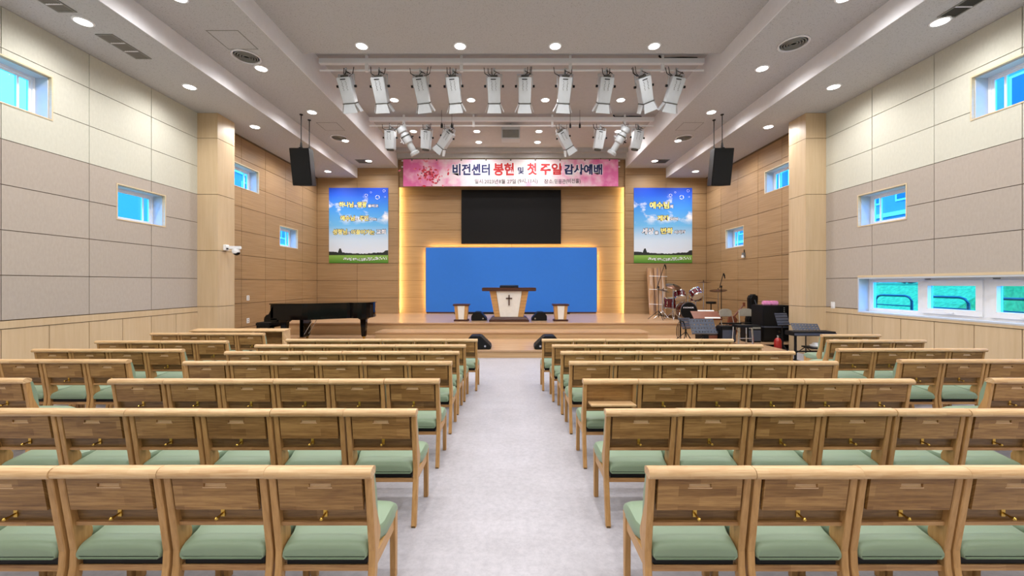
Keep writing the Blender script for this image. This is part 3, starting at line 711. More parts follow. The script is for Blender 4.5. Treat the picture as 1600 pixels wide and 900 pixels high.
def cable(t, pts, r=0.008, mat='black'): MB().tube(pts, r, 6).build('cable', mat, t, smooth=True)
def fresnel(x, y, z, roll, pitch, label, k, doors=True, group='stage lights on the front bar'):
    """box spotlight hung from a pipe; its mouth points down and towards the stage"""
    t = thing('stage_light', label, 'stage light', (x, y, z), group=group)
    rt = Matrix.Rotation(roll, 4, 'Y') @ Matrix.Rotation(pitch, 4, 'X')
    MB().box(-0.025, 0.025, -0.035, 0.035, -0.10, 0.035).build('clamp', 'lampshell', t)
    roly = Matrix.Rotation(roll*0.4, 4, 'Y')
    mb = MB(); mb.xf = roly
    mb.box(-0.19, 0.19, -0.02, 0.02, -0.112, -0.095); mb.box(-0.19, -0.175, -0.02, 0.02, -0.40, -0.10); mb.box(0.175, 0.19, -0.02, 0.02, -0.40, -0.10)
    mb.build('yoke', 'lampshell', t)
    X = roly @ Matrix.Translation((0, 0, -0.38)) @ Matrix.Rotation(roll*0.6, 4, 'Y') @ Matrix.Rotation(pitch, 4, 'X')
    mb = MB(); mb.xf = X
    mb.hexa([(-0.14, -0.12, -0.36), (0.14, -0.12, -0.36), (0.14, 0.13, -0.36), (-0.14, 0.13, -0.36)], [(-0.155, -0.13, 0.20), (0.155, -0.13, 0.20), (0.155, 0.13, 0.20), (-0.155, 0.13, 0.20)])
    body = mb.build('lamp_housing', 'lampshell', t, bevel=0.012)
    mb = MB(); mb.xf = X
    for cx in (-0.045, 0.045):
        for j in range(6): mb.box(cx-0.012+(j % 2)*0.01, cx+0.002+(j % 2)*0.01, -0.137, -0.12, 0.10-j*0.035, 0.113-j*0.035)
    mb.build('vent_holes', 'ventdark', body)
    mb = MB(); mb.xf = X; mb.box(-0.07, 0.05, -0.137, -0.12, 0.145, 0.165); mb.build('maker_plate', 'black', body)
    mb = MB(); mb.xf = X; mb.lathe([(0.09, 0.20), (0.085, 0.235), (0.02, 0.24)], 16); mb.build('rear_cap', 'ventdark', t, smooth=True)
    for s in (-1, 1):
        mb = MB(); mb.xf = roly; mb.tube([(s*0.185, 0, -0.38), (s*0.235, 0, -0.38)], 0.03, 8); mb.build('tilt_knob', 'black', t)
    if doors:
        mb = MB(); mb.xf = X; mb.box(-0.15, 0.15, -0.135, 0.14, -0.372, -0.36); mb.build('gel_frame', 'ventdark', t)
        for i, (ax, sg) in enumerate((('x', -1), ('x', 1), ('y', -1), ('y', 1))):
            mb = MB(); mb.xf = X
            if ax == 'x': mb.hexa([(sg*0.23, -0.10, -0.56), (sg*0.22, -0.10, -0.56), (sg*0.22, 0.10, -0.56), (sg*0.23, 0.10, -0.56)], [(sg*0.14, -0.12, -0.365), (sg*0.13, -0.12, -0.365), (sg*0.13, 0.12, -0.365), (sg*0.14, 0.12, -0.365)])
            else: mb.hexa([(-0.17, sg*0.19, -0.57), (0.17, sg*0.19, -0.57), (0.17, sg*0.18, -0.57), (-0.17, sg*0.18, -0.57)], [(-0.12, sg*0.125, -0.365), (0.12, sg*0.125, -0.365), (0.12, sg*0.115, -0.365), (-0.12, sg*0.115, -0.365)])
            mb.build('barn_door', 'lampshell', t)
    else:
        mb = MB(); mb.xf = X; mb.lathe([(0.11, -0.40), (0.115, -0.36), (0.02, -0.35)], 16); mb.build('lens_ring', 'ventdark', t)
    rr = random.Random(k)
    for j in range(3):
        a = rr.uniform(-0.25, 0.25); cable(t, [(a*0.5, -0.03, -0.16), (a, -0.05, -0.10), (a*1.1, -0.02, 0.03+rr.uniform(0, 0.05))])
    top = X @ Vector((0, 0, 0.23)); cable(t, [(0.0, -0.03, -0.03), (0.13, -0.08, -0.12), (top.x+0.06, top.y-0.05, top.z+0.05), tuple(top)])
FX = [(541, 4), (593, 3), (657, 6), (708, 4), (772, 0), (820, 0), (883, -3), (947, -4), (1002, 22), (1057, -10)]
for k, (x, rl) in enumerate(FX):
    fresnel(px(x, 9.4), 9.4, 6.84, R(-rl), R(30), '%s white stage light from left on the front lighting bar' % ORD[k], k)
def profile_spot(x, y, z, roll, pitch, label):
    t = thing('profile_spotlight', label, 'stage light', (x, y, z), group='profile spotlights on the rear bar')
    MB().box(-0.03, 0.03, -0.04, 0.04, -0.25, 0.035).build('clamp', 'lampshell', t)
    X = Matrix.Translation((0, 0, -0.32)) @ Matrix.Rotation(roll, 4, 'Y') @ Matrix.Rotation(pitch, 4, 'X')
    for nm, pr, mt in (('lamp_cap', [(0.03, 0.30), (0.12, 0.29), (0.15, 0.24), (0.15, 0.13), (0.10, 0.10)], 'lampshell'), ('lamp_barrel', [(0.10, 0.10), (0.14, 0.05), (0.14, -0.22), (0.10, -0.26)], 'lampshell'), ('lens_tube', [(0.10, -0.26), (0.10, -0.52), (0.15, -0.56), (0.15, -0.64), (0.11, -0.645)], 'lampshell'), ('collar', [(0.141, 0.0), (0.15, -0.005), (0.15, -0.03), (0.141, -0.035)], 'ventdark')):
        mb = MB(); mb.xf = X; mb.lathe(pr, 18); mb.build(nm, mt, t, smooth=True)
    for s in (-1, 1):
        mb = MB(); mb.xf = X; mb.box(s*0.17-0.008, s*0.17+0.008, -0.02, 0.02, -0.20, 0.02); mb.tube([(s*0.14, 0, -0.12), (s*0.23, 0, -0.12)], 0.02, 6); mb.build('shutter_lever', 'black' if s > 0 else 'lampshell', t)
    top = X @ Vector((0, 0, 0.3)); cable(t, [tuple(top), (top.x*1.3, top.y, top.z+0.1), (top.x*0.5, -0.05, 0.0), (top.x*0.1, -0.02, 0.12)])
for k, (x, rl, kind) in enumerate(((610, 2, 'b'), (633, -28, 'p'), (667, 6, 'b'), (704, 40, 'f'), (876, -33, 'f'), (938, 8, 'b'), (972, 30, 'p'), (997, 10, 'b'))):
    X0 = px(x, 12.7)
    if kind == 'p': profile_spot(X0, 12.7, 6.84, R(rl), R(18), 'white tube profile spotlight near the %s end of the rear lighting bar' % ('left' if x < 800 else 'right'))
    else: fresnel(X0, 12.7, 6.84, R(rl) if kind == 'f' else R(rl), R(10 if kind == 'b' else 22), '%s white light from left on the rear lighting bar' % ORD[k], 40+k, kind == 'f', 'stage lights on the rear bar')

# projector under the recess ceiling
t = thing('ceiling_projector', 'pale grey box hanging between downlights above the banner', 'projector', (px(798, 13.4), 13.4, 6.62))
box('projector_case', 'lampshell', t, -0.31, 0.31, -0.2, 0.2, 0.0, 0.42, 0.02); box('front_grille', 'vent', t, -0.27, 0.27, -0.212, -0.2, 0.03, 0.29)
box('drop_pole', 'lampshell', t, -0.02, 0.02, -0.02, 0.02, 0.42, Z_REC-6.62-0.0005)
# hanging choir microphones
for k, x in enumerate((690, 706, 891, 906)):
    d = 12.35; t = thing('hanging_microphone', '%s thin black hanging microphone from left, before the rear lighting bar' % ORD[k], 'microphone', (px(x, d), d, 6.66), group='hanging microphones')
    MB().tube([(0, 0, 0.1), (0, 0, Z_REC-6.66-0.0005)], 0.006, 6).build('microphone_wire', 'black', t); MB().lathe([(0.012, -0.03), (0.03, -0.02), (0.032, 0.06), (0.018, 0.11), (0.008, 0.14)], 12).build('microphone_capsule', 'black', t, smooth=True)
# cable coil leaning on the recess edge
for k, (x, y, z) in enumerate(((px(1066, 9.4), 9.4, 7.124), (px(985, 12.7), 12.7, 7.124))):
    MBo = MB().tube([(-0.55, 0, 0.12-0.06), (-0.5, 0, 0.0), (-0.3, 0, 0.0), (0.0, 0, 0.01), (0.35, 0, 0.0)], [0.02, 0.022, 0.02, 0.024, 0.026], 8).build('cable_bundle', 'black', None, smooth=True)
    MBo.location = (x, y, z+0.003); tag(MBo, 'black cable bundle lying on top of the %s lighting bar' % ('front' if k == 0 else 'rear'), 'cable')

# hanging loudspeakers
for s, sd in ((-1, 'left'), (1, 'right')):
    t = thing('hanging_loudspeaker', 'black loudspeaker hung on two rods in front of the %s oak wall' % sd, 'loudspeaker', (s*5.83, 11.05, 4.55), group='hanging loudspeakers')
    X = Matrix.Translation((0, 0.1, 0.5)) @ Matrix.Rotation(R(0*s), 4, 'Z') @ Matrix.Rotation(R(11), 4, 'X')
    mb = MB(); mb.xf = X; mb.prism([(-0.27, -0.20), (0.27, -0.20), (0.19, 0.22), (-0.19, 0.22)], -0.5, 0.5, 'z'); mb.build('cabinet', 'black', t, bevel=0.01)
    mb = MB(); mb.xf = X; mb.box(-0.255, 0.255, -0.215, -0.20, -0.48, 0.48); mb.build('grille_cloth', 'black', t)
    for yy in (-0.05, 0.32):
        MB().tube([(-s*yy*0.1, yy, 1.03), (-s*yy*0.1, yy, Z_MID-4.55-0.001)], 0.012, 8).build('hanging_rod', 'black', t)
        MB().lathe([(0.03, 1.0), (0.035, 1.05), (0.02, 1.15)], 8, (-s*yy*0.1, yy, 0)).build('rod_coupling', 'black', t)
        MB().lathe([(0.045, Z_MID-4.55-0.02), (0.045, Z_MID-4.55-0.001)], 10, (-s*yy*0.1, yy, 0)).build('ceiling_plate', 'black', t)
    box('hanging_bracket', 'black', t, -0.05, 0.05, -0.1, 0.36, 0.975, 1.005)

# security camera on left pier
t = thing('dome_camera', 'white dome security camera on an arm fixed to left pier', 'camera', (-7.39, 10.2, 2.62))
box('wall_mount', 'whiteplastic', t, 0.0, 0.07, -0.05, 0.09, 0.02, 0.17, 0.01); box('arm', 'whiteplastic', t, 0.07, 0.42, -0.03, 0.05, 0.05, 0.13, 0.012); box('connector', 'black', t, 0.09, 0.13, -0.05, -0.03, 0.05, 0.08)
MB().lathe([(0.02, 0.06), (0.085, 0.05), (0.09, 0.0), (0.085, -0.03), (0.07, -0.06)], 20, (0.30, 0.0, 0)).build('dome_housing', 'whiteplastic', t, smooth=True)
MB().lathe([(0.082, -0.03), (0.07, -0.075), (0.04, -0.10), (0.0, -0.11)], 20, (0.31, 0.01, 0)).build('dome_glass', 'blackgloss', t, smooth=True)
for z, lab in ((1.36, 'upper of two white wall sockets on the left oak wall'), (0.68, 'lower of two white wall sockets on the left oak wall')):
    t = thing('wall_socket', lab, 'socket', (-W, 11.88, z), group='white wall sockets'); box('cover_plate', 'whiteplastic', t, 0, 0.012, -0.06, 0.06, -0.075, 0.075, 0.003)
    for dz in (-0.03, 0.03): box('outlet', 'vent', t, 0.012, 0.014, -0.02, 0.02, dz-0.015, dz+0.015)
t = thing('wall_switch', 'white light switch on the right wall beside pier', 'switch', (W, 9.75, 1.26)); box('cover_plate', 'whiteplastic', t, -0.012, 0, -0.06, 0.06, -0.08, 0.08, 0.003); box('rocker', 'white', t, -0.018, -0.012, -0.03, 0.03, -0.04, 0.04)
t = thing('wall_hook_device', 'small pale device hanging on the right oak wall below window', 'device', (W, 13.45, 2.72)); box('device_body', 'grey', t, -0.08, 0, -0.05, 0.05, -0.03, 0.12, 0.01); MB().lathe([(0.0, -0.06), (0.05, -0.05), (0.05, 0.03), (0.0, 0.04)], 12, (-0.06, 0, 0)).build('device_dome', 'whiteplastic', t, smooth=True); box('bracket_pin', 'black', t, -0.03, -0.01, -0.01, 0.01, 0.12, 0.22)

# ------------------------------------------------------------------ pulpit and small stands
ZS = 0.57
def taper(mb, w0, w1, d0, d1, z0, z1, yc=0):
    return mb.hexa([(-w0, yc-d0, z0), (w0, yc-d0, z0), (w0, yc+d0, z0), (-w0, yc+d0, z0)], [(-w1, yc-d1, z1), (w1, yc-d1, z1), (w1, yc+d1, z1), (-w1, yc+d1, z1)])
t = thing('pulpit', 'wide wooden pulpit with ivory front and dark cross', 'pulpit', (px(795.5, 13.0), 13.0, ZS))
taper(MB(), 0.64, 0.64, 0.33, 0.33, 0, 0.06).build('base', 'walnut', t, bevel=0.01); taper(MB(), 0.62, 0.55, 0.31, 0.27, 0.06, 0.15).build('plinth', 'walnut', t, bevel=0.01)
taper(MB(), 0.46, 0.62, 0.22, 0.28, 0.15, 0.98).build('body', 'joint_wood', t)
for k in range(8):
    z0, z1 = 0.15+k*0.1037, 0.15+(k+1)*0.1037-0.006
    def ww(z): return 0.465+(z-0.15)/0.83*0.16
    def dd(z): return 0.225+(z-0.15)/0.83*0.06
    def pw(z): return 0.29+(z-0.15)/0.83*0.13
    for s in (-1, 1):
        a0, a1, b0, b1 = s*pw(z0), s*ww(z0), s*pw(z1), s*ww(z1)
        MB().hexa([(a0, -dd(z0)-0.012, z0), (a1, -dd(z0)-0.012, z0), (a1, dd(z0), z0), (a0, dd(z0), z0)], [(b0, -dd(z1)-0.012, z1), (b1, -dd(z1)-0.012, z1), (b1, dd(z1), z1), (b0, dd(z1), z1)]).build('side_slat', 'ochre', t)
MB().hexa([(-0.285, -0.26, 0.15), (0.285, -0.26, 0.15), (0.285, -0.2, 0.15), (-0.285, -0.2, 0.15)], [(-0.41, -0.33, 0.98), (0.41, -0.33, 0.98), (0.41, -0.25, 0.98), (-0.41, -0.25, 0.98)]).build('front_panel', 'ivory', t, bevel=0.004)
c = MB(); c.box(-0.018, 0.018, -0.345, -0.30, 0.52, 0.86); c.box(-0.10, 0.10, -0.345, -0.30, 0.73, 0.765); c.build('cross', 'walnut', t)
box('top', 'walnut', t, -0.86, 0.86, -0.42, 0.36, 0.98, 1.09, 0.012); MB().prism([(-0.22, 1.09), (0.22, 1.09), (0.22, 1.17), (-0.22, 1.13)], -0.3, 0.3).build('book_rest', 'black', t)
for k, x in enumerate((721.5, 875.5)):
    t = thing('small_stand', 'small wooden stand with ivory front %s of the pulpit' % ('left' if k == 0 else 'right'), 'stand', (px(x, 13.0), 13.0, ZS), group='small stands flanking the pulpit')
    taper(MB(), 0.235, 0.235, 0.17, 0.17, 0, 0.055).build('base', 'walnut', t, bevel=0.008); taper(MB(), 0.18, 0.225, 0.13, 0.16, 0.055, 0.50).build('body', 'ochre', t)
    MB().hexa([(-0.085, -0.155, 0.06), (0.085, -0.155, 0.06), (0.085, -0.12, 0.06), (-0.085, -0.12, 0.06)], [(-0.115, -0.185, 0.50), (0.115, -0.185, 0.50), (0.115, -0.15, 0.50), (-0.115, -0.15, 0.50)]).build('front_panel', 'ivory', t)
    box('top', 'walnut', t, -0.265, 0.265, -0.21, 0.19, 0.50, 0.555, 0.01)
def wedge(x, y, z, s, label, w_=0.5, h_=0.33):
    t = thing('floor_monitor', label, 'monitor speaker', (x, y, z), group='black wedge floor monitors')
    pr = [(-w_/2, 0), (w_/2, 0), (w_/2, h_*0.25), (w_*0.1, h_), (-w_*0.30, h_), (-w_/2, h_*0.55)]
    if s < 0: pr = [(-a, b) for a, b in pr][::-1]
    MB().prism(pr, -0.24, 0.24, 'y').build('cabinet', 'black', t, bevel=0.015)
    MB().lathe([(0.0, 0), (0.025, 0), (0.025, 0.006), (0, 0.006)], 12).build('socket_plate', 'chrome', t).matrix_local = Matrix.Translation((s*w_*0.28, -0.24, h_*0.25)) @ Matrix.Rotation(PI/2, 4, 'X')
    box('grille', 'stand', t, min(s*w_*0.1, s*w_*0.5), max(s*w_*0.1, s*w_*0.5), -0.22, 0.22, h_*0.1, h_*0.24)
wedge(px(749, 13.3), 13.3, ZS, 1, 'black floor monitor on stage left of the pulpit', 0.5, 0.28)
wedge(px(842, 13.3), 13.3, ZS, -1, 'black floor monitor on stage right of the pulpit', 0.5, 0.28)
wedge(px(748, 9.85), 9.85, 0.19, 1, 'black floor monitor on the low platform left of the aisle', 0.62, 0.32)
wedge(px(854, 9.85), 9.85, 0.19, -1, 'black floor monitor on the low platform right of the aisle', 0.62, 0.32)
t = thing('floor_cable_duct', 'long black cable duct lying on the stage before blue board', 'cable duct', (px(800, 16.0), 16.0, ZS)); box('duct_cover', 'black', t, -2.3, 2.3, -0.05, 0.05, 0, 0.055, 0.01)
for x in (-2.3, 2.3): box('end_cap', 'black', t, min(x, x*1.01), max(x, x*1.01), -0.055, 0.055, 0, 0.06)

# ------------------------------------------------------------------ grand piano
PY = 11.05; PX0 = px(412, 10.3)
t = thing('grand_piano', 'black lacquered grand piano with closed lid left of stage', 'piano', (PX0, PY, 0.19))
L = 2.53
def near(u):   # curved (treble) side, towards the hall
    return -0.75 if u < 0.95 else -0.75+0.52*(0.5-0.5*math.cos(PI*min(1, (u-0.95)/1.15)))
def outline(g_=0.0):
    P = [(0.17-g_, 0.75+g_), (0.17-g_, -0.75-g_)]
    for k in range(13):
        u = 0.3+k*(1.95-0.3)/12; P.append((u, near(u)-g_))
    cx, cy, rr = 2.17, 0.26, 0.49
    for k in range(13):
        a = R(-115)+k*R(205)/12; P.append((min(L+g_, cx+(rr*0.75+g_)*math.cos(a)), cy+(rr+g_)*math.sin(a)))
    P.append((2.0, 0.75+g_)); return P
MB().prism(outline(), 0.65, 1.05, 'z').build('rim_case', 'blackgloss', t, bevel=0.006)
MB().prism(outline(0.02), 1.053, 1.08, 'z').build('lid', 'blackgloss', t, bevel=0.006)
box('key_bed', 'blackgloss', t, 0.0, 0.35, -0.75, 0.75, 0.60, 0.70, 0.01)
for s in (-1, 1): MB().prism([(0.0, 0.70), (0.06, 0.78), (0.12, 0.80), (0.17, 0.90), (0.25, 1.05), (0.25, 0.70)], s*0.75-0.03*(s > 0), s*0.75+0.03*(s < 0), 'y').build('key_cheek', 'blackgloss', t, bevel=0.006)
box('keys', 'ivory', t, 0.02, 0.17, -0.71, 0.71, 0.70, 0.725)
for k, (x, y) in enumerate(((0.45, -0.58), (0.45, 0.58), (2.23, 0.25))):
    lg = taper(MB(), 0.055, 0.085, 0.055, 0.085, 0.10, 0.66).build('leg', 'blackgloss', t, bevel=0.008); lg.location = (x, y, 0)
    MB().lathe([(0.02, 0), (0.035, 0.02), (0.035, 0.08), (0.05, 0.10)], 12).build('caster', 'brass', lg, smooth=True)
    taper(MB(), 0.09, 0.17, 0.09, 0.15, 0.58, 0.66).build('leg_head', 'blackgloss', lg, bevel=0.01)
box('pedal_lyre', 'blackgloss', t, 0.62, 0.72, -0.16, 0.16, 0.12, 0.66)
for s in (-1, 1): MB().tube([(0.72, s*0.12, 0.2), (1.0, s*0.12, 0.66)], 0.01, 6).build('lyre_brace', 'chrome', t)
for k in range(3): box('pedal', 'brass', t, 0.5, 0.66, -0.09+0.08*k, -0.06+0.08*k, 0.06, 0.075)
t = thing('piano_bench', 'black padded piano bench at keyboard end of grand piano', 'bench', (PX0-0.26, PY, 0.19))
box('cushion', 'black', t, -0.2, 0.2, -0.38, 0.38, 0.46, 0.55, 0.02); box('apron', 'blackgloss', t, -0.18, 0.18, -0.36, 0.36, 0.40, 0.46)
for sx in (-1, 1):
    for sy in (-1, 1): lg = taper(MB(), 0.02, 0.028, 0.02, 0.028, 0, 0.40).build('leg', 'blackgloss', t); lg.location = (sx*0.15, sy*0.33, 0)

# ------------------------------------------------------------------ drums and band gear
def tripod(t, h, r=0.012, spread=0.28, mat='chrome', x=0, y=0, rot=0.3):
    MB().tube([(x, y, 0.08), (x, y, h)], r, 8).build('stand_pole', mat, t, smooth=True)
    for k in range(3):
        a = rot+2*PI*k/3; MB().tube([(x, y, spread*0.9), (x+spread*math.cos(a), y+spread*math.sin(a), 0.012)], 0.01, 6).build('stand_leg', mat, t)
def drum(t, name, c, r, dep, axis, mat='drumred', skin='drumskin'):
    X = Matrix.Translation(c) @ axis
    mb = MB(); mb.xf = X; mb.lathe([(r*0.985, -dep/2), (r, -dep/2+0.01), (r, dep/2-0.01), (r*0.985, dep/2)], 28); sh = mb.build(name, mat, t, smooth=True)
    for e in (-1, 1):
        mb = MB(); mb.xf = X; mb.lathe([(r*1.0, e*(dep/2-0.03)), (r*1.035, e*(dep/2-0.025)), (r*1.035, e*(dep/2+0.008)), (r*0.96, e*(dep/2+0.008)), (r*0.955, e*(dep/2-0.0))], 28); mb.build('hoop', 'chrome', sh, smooth=True)
    mb = MB(); mb.xf = X; mb.lathe([(0.0, dep/2+0.001), (r*0.96, dep/2+0.001), (r*0.96, dep/2+0.003), (0.0, dep/2+0.003)], 28); mb.build('drumhead', skin, sh)
    mb = MB(); mb.xf = X; mb.lathe([(0.0, -dep/2-0.001), (r*0.96, -dep/2-0.001), (r*0.96, -dep/2-0.003), (0.0, -dep/2-0.003)], 28); mb.build('drumhead', skin, sh)
    for k in range(8):
        a = 2*PI*k/8; mb = MB(); mb.xf = X @ Matrix.Rotation(a, 4, 'Z'); mb.box(r, r+0.02, -0.012, 0.012, -0.03, 0.03); mb.tube([(r+0.018, 0, -dep/2), (r+0.018, 0, dep/2)], 0.004, 5); mb.build('lug', 'chrome', sh)
    return sh
DK = 13.5
t = thing('drum_kit', 'dark red drum kit with black bass drum head on stage', 'drum kit', (px(1075, DK), DK, ZS))
face = Matrix.Rotation(PI/2, 4, 'X')
bd = drum(t, 'bass_drum', (0, 0.15, 0.30), 0.285, 0.42, face, 'drumred', 'black')
put_text('lettering', 'SONOR', 'whiteprint', bd, -0.13, 0.17, 0.385, 0.43, -0.066, 0.03)
MB().add([(-0.19, -0.066, 0.385), (-0.165, -0.066, 0.385), (-0.15, -0.066, 0.43), (-0.175, -0.066, 0.43)], [(0, 1, 2, 3)]).build('emblem', 'whiteprint', bd)
for s in (-1, 1): MB().tube([(s*0.22, 0.05, 0.35), (s*0.36, -0.06, 0.01)], 0.01, 6).build('spur', 'chrome', t)
drum(t, 'rack_tom', (-0.26, 0.05, 0.82), 0.19, 0.24, Matrix.Rotation(R(-32), 4, 'X'))
drum(t, 'rack_tom', (0.30, 0.05, 0.88), 0.19, 0.25, Matrix.Rotation(R(-14), 4, 'Y') @ Matrix.Rotation(R(-42), 4, 'X'))
for x in (-0.1, 0.12): MB().tube([(x*0.4, 0.15, 0.55), (x*0.6, 0.15, 0.85), (x*1.6, 0.12, 0.86)], 0.014, 8).build('tom_mount', 'chrome', t, smooth=True)
ft = drum(t, 'floor_tom', (-0.52, 0.25, 0.55), 0.19, 0.36, Matrix.Identity(4))
for k in range(3):
    a = 2*PI*k/3+0.5; MB().tube([(-0.52+0.21*math.cos(a), 0.25+0.21*math.sin(a), 0.5), (-0.52+0.24*math.cos(a), 0.25+0.24*math.sin(a), 0.01)], 0.008, 6).build('drum_leg', 'chrome', ft)
drum(t, 'snare_drum', (0.5, 0.5, 0.68), 0.18, 0.14, Matrix.Rotation(R(-8), 4, 'Y'), 'drumred')
tripod(t, 0.6, 0.012, 0.26, 'chrome', 0.5, 0.5)
def cymbal(t, x, y, z, r, rx, ry, ph):
    X = Matrix.Translation((x, y, z)) @ Matrix.Rotation(ry, 4, 'Y') @ Matrix.Rotation(rx, 4, 'X')
    mb = MB(); mb.xf = X; mb.lathe([(0.0, 0.045), (0.03, 0.04), (0.05, 0.022), (r, 0.0), (r, -0.003), (0.05, 0.018), (0, 0.04)], 30); cy = mb.build('cymbal', 'bronze', t, smooth=True)
    mb = MB(); mb.xf = X; mb.tube([(0, 0, 0.03), (0, 0, 0.09)], 0.012, 8); mb.build('wing_nut', 'black', cy)
    tripod(t, z, 0.011, 0.3, 'chrome', x, y, ph)
cymbal(t, px(1050, DK)-px(1075, DK), -0.1, pz(447.5, DK)-ZS, 0.25, R(24), R(6), 0.2)
cymbal(t, px(1040, DK)-px(1075, DK), 0.25, pz(454, DK)-ZS, 0.22, R(10), R(12), 0.9)
cymbal(t, px(1106, DK)-px(1075, DK), 0.3, pz(441.5, DK)-ZS, 0.24, R(1), R(-3), 0.5)
cymbal(t, px(1121, DK)-px(1075, DK), -0.05, pz(454, DK)-ZS, 0.27, R(8), R(-7), 0.1)
hp = MB(); hp.box(0.08, 0.2, -0.3, -0.0, 0.0, 0.02); hp.build('bass_pedal', 'black', t).location = (-0.14, 0.75, 0)
t = thing('drum_throne', 'black round drum stool behind the drum kit', 'stool', (px(1111, 14.6), 14.6, ZS))
MB().lathe([(0.02, 0.48), (0.17, 0.48), (0.18, 0.52), (0.17, 0.56), (0.0, 0.57)], 20).build('seat', 'black', t, smooth=True); tripod(t, 0.48, 0.02, 0.26, 'black')
def mic_stand(x, y, z, boom, h, label):
    t = thing('microphone_stand', label, 'microphone stand', (x, y, z), group='microphone stands at the drums')
    tripod(t, h, 0.013, 0.34, 'black', 0, 0, 0.6)
    MB().tube([(-0.06, 0, h-0.04), boom], 0.011, 8).build('boom_arm', 'black', t)
    MB().lathe([(0.025, -0.03), (0.03, 0.0), (0.02, 0.04)], 10, (0, 0, h)).build('clutch', 'black', t)
    b = Vector(boom); MB().tube([b, b+Vector((0.03, 0, -0.07)), b+Vector((0.05, 0, -0.17))], [0.02, 0.024, 0.013], 8).build('microphone', 'black', t, smooth=True)
mic_stand(px(1029, 13.4), 13.4, ZS, (px(1038.5, 13.4)-px(1029, 13.4), 0, pz(413, 13.4)-ZS), pz(449, 13.4)-ZS, 'black boom microphone stand standing left of the drum kit')
mic_stand(px(1127, 13.0), 13.0, 0.19 if px(1127, 13.0) > 5.62 else ZS, (0.07, 0, pz(427, 13)-0.19), pz(448, 13)-0.19, 'black microphone stand standing right of the drum kit')
# wrapped roll leaning at the front wall
t = thing('wrapped_roll', 'tall plastic-wrapped wooden bundle standing by wall behind the drums', 'bundle', (px(1027, 15.7), 15.7, ZS))
m, n, b = base('clear_wrap_wood', 0.12, 0, 0.8); f = noise(n, coords(n, (9, 9, 0.8)), 1, 5)
n.links.new(ramp(n, f, [(0.35, lin((140, 118, 110))), (0.5, lin((184, 142, 98))), (0.66, lin((206, 186, 172)))]), b.inputs['Base Color']); bump(n, b, f, 0.5, 0.03); M['wrap'] = m
for k, (dx, a, b_) in enumerate(((-0.22, -0.02, 0.12), (0.04, 0.0, 0.17), (0.24, 0.02, 0.12))): MB().tube([(dx+0.03, 0.05*k, 0), (dx+a, 0.05*k+0.05, 0.9), (dx-0.03+a, 0.05*k+0.1, 1.84)], b_, 14).build('rolled_board', 'wrap', t, smooth=True)
for z in (0.42, 1.0, 1.52): MB().tube([(-0.36, -0.12, z), (-0.1, -0.19, z-0.01), (0.2, -0.16, z-0.02), (0.38, -0.02, z-0.02)], 0.012, 6).build('tie_band', 'whiteplastic', t)

ZP = 0.19
def music_stand(x, y, z, h, w_, hh, tilt, rz, label, mat='stand', sheet=False):
    t = thing('music_stand', label, 'music stand', (x, y, z), rz, 'music stands of the band')
    tripod(t, h-0.05, 0.013, 0.27, 'black')
    X = Matrix.Translation((0, 0, h)) @ Matrix.Rotation(tilt, 4, 'X')
    mb = MB(); mb.xf = X
    holes = []
    if mat == 'stand':
        nx, nz = 8, 4
        for i in range(nx):
            for j in range(nz): cx, cz = -w_/2+(i+0.5+0.15*((i//2) % 2))*w_/(nx+0.3), -hh/2+(j+0.6)*hh/(nz+0.2); holes.append((cx-0.014, cx+0.014, cz-0.014, cz+0.014))
    for r in minus((-w_/2, w_/2, -hh/2, hh/2), holes): mb.box(r[0], r[1], -0.004, 0.004, r[2], r[3])
    mb.build('desk_plate', mat, t)
    mb = MB(); mb.xf = X; mb.box(-w_/2, w_/2, -0.06, 0.004, -hh/2-0.008, -hh/2); mb.build('desk_lip', mat, t)
    if sheet:
        mb = MB(); mb.xf = X; mb.box(-w_*0.1, w_*0.45, -0.03, -0.006, -hh/2, -hh/2+0.09); mb.box(-w_*0.2, w_*0.4, 0.006, 0.02, hh/2-0.02, hh/2+0.06); mb.build('sheet_paper', 'paper', t)
d = 10.3
music_stand(px(1098, d), d, ZP, pz(510, d)-ZP, 0.64, 0.42, R(-28), 0.0, 'large dark perforated music stand nearest the aisle before the drums')
music_stand(px(1072, 11.2), 11.2, ZP, pz(505, 11.2)-ZP, 0.45, 0.33, R(-30), R(25), 'bluish music stand just left of the large perforated stand')
music_stand(px(1103, 11.7), 11.7, ZP, pz(493, 11.7)-ZP, 0.78, 0.40, R(-55), R(-4), 'reddish wooden music desk with white papers before the drum kit', 'redwood', True)
d = 9.7
music_stand(px(1259, d), d, 0, pz(513, d), 0.56, 0.36, R(-55), R(-20), 'dark perforated music stand over the keyboard', 'stand')
music_stand(7.02, 10.3, 0, pz(499, 10.2), 0.36, 0.32, R(-20), R(10), 'upright perforated music stand between black rack and pier', 'stand')
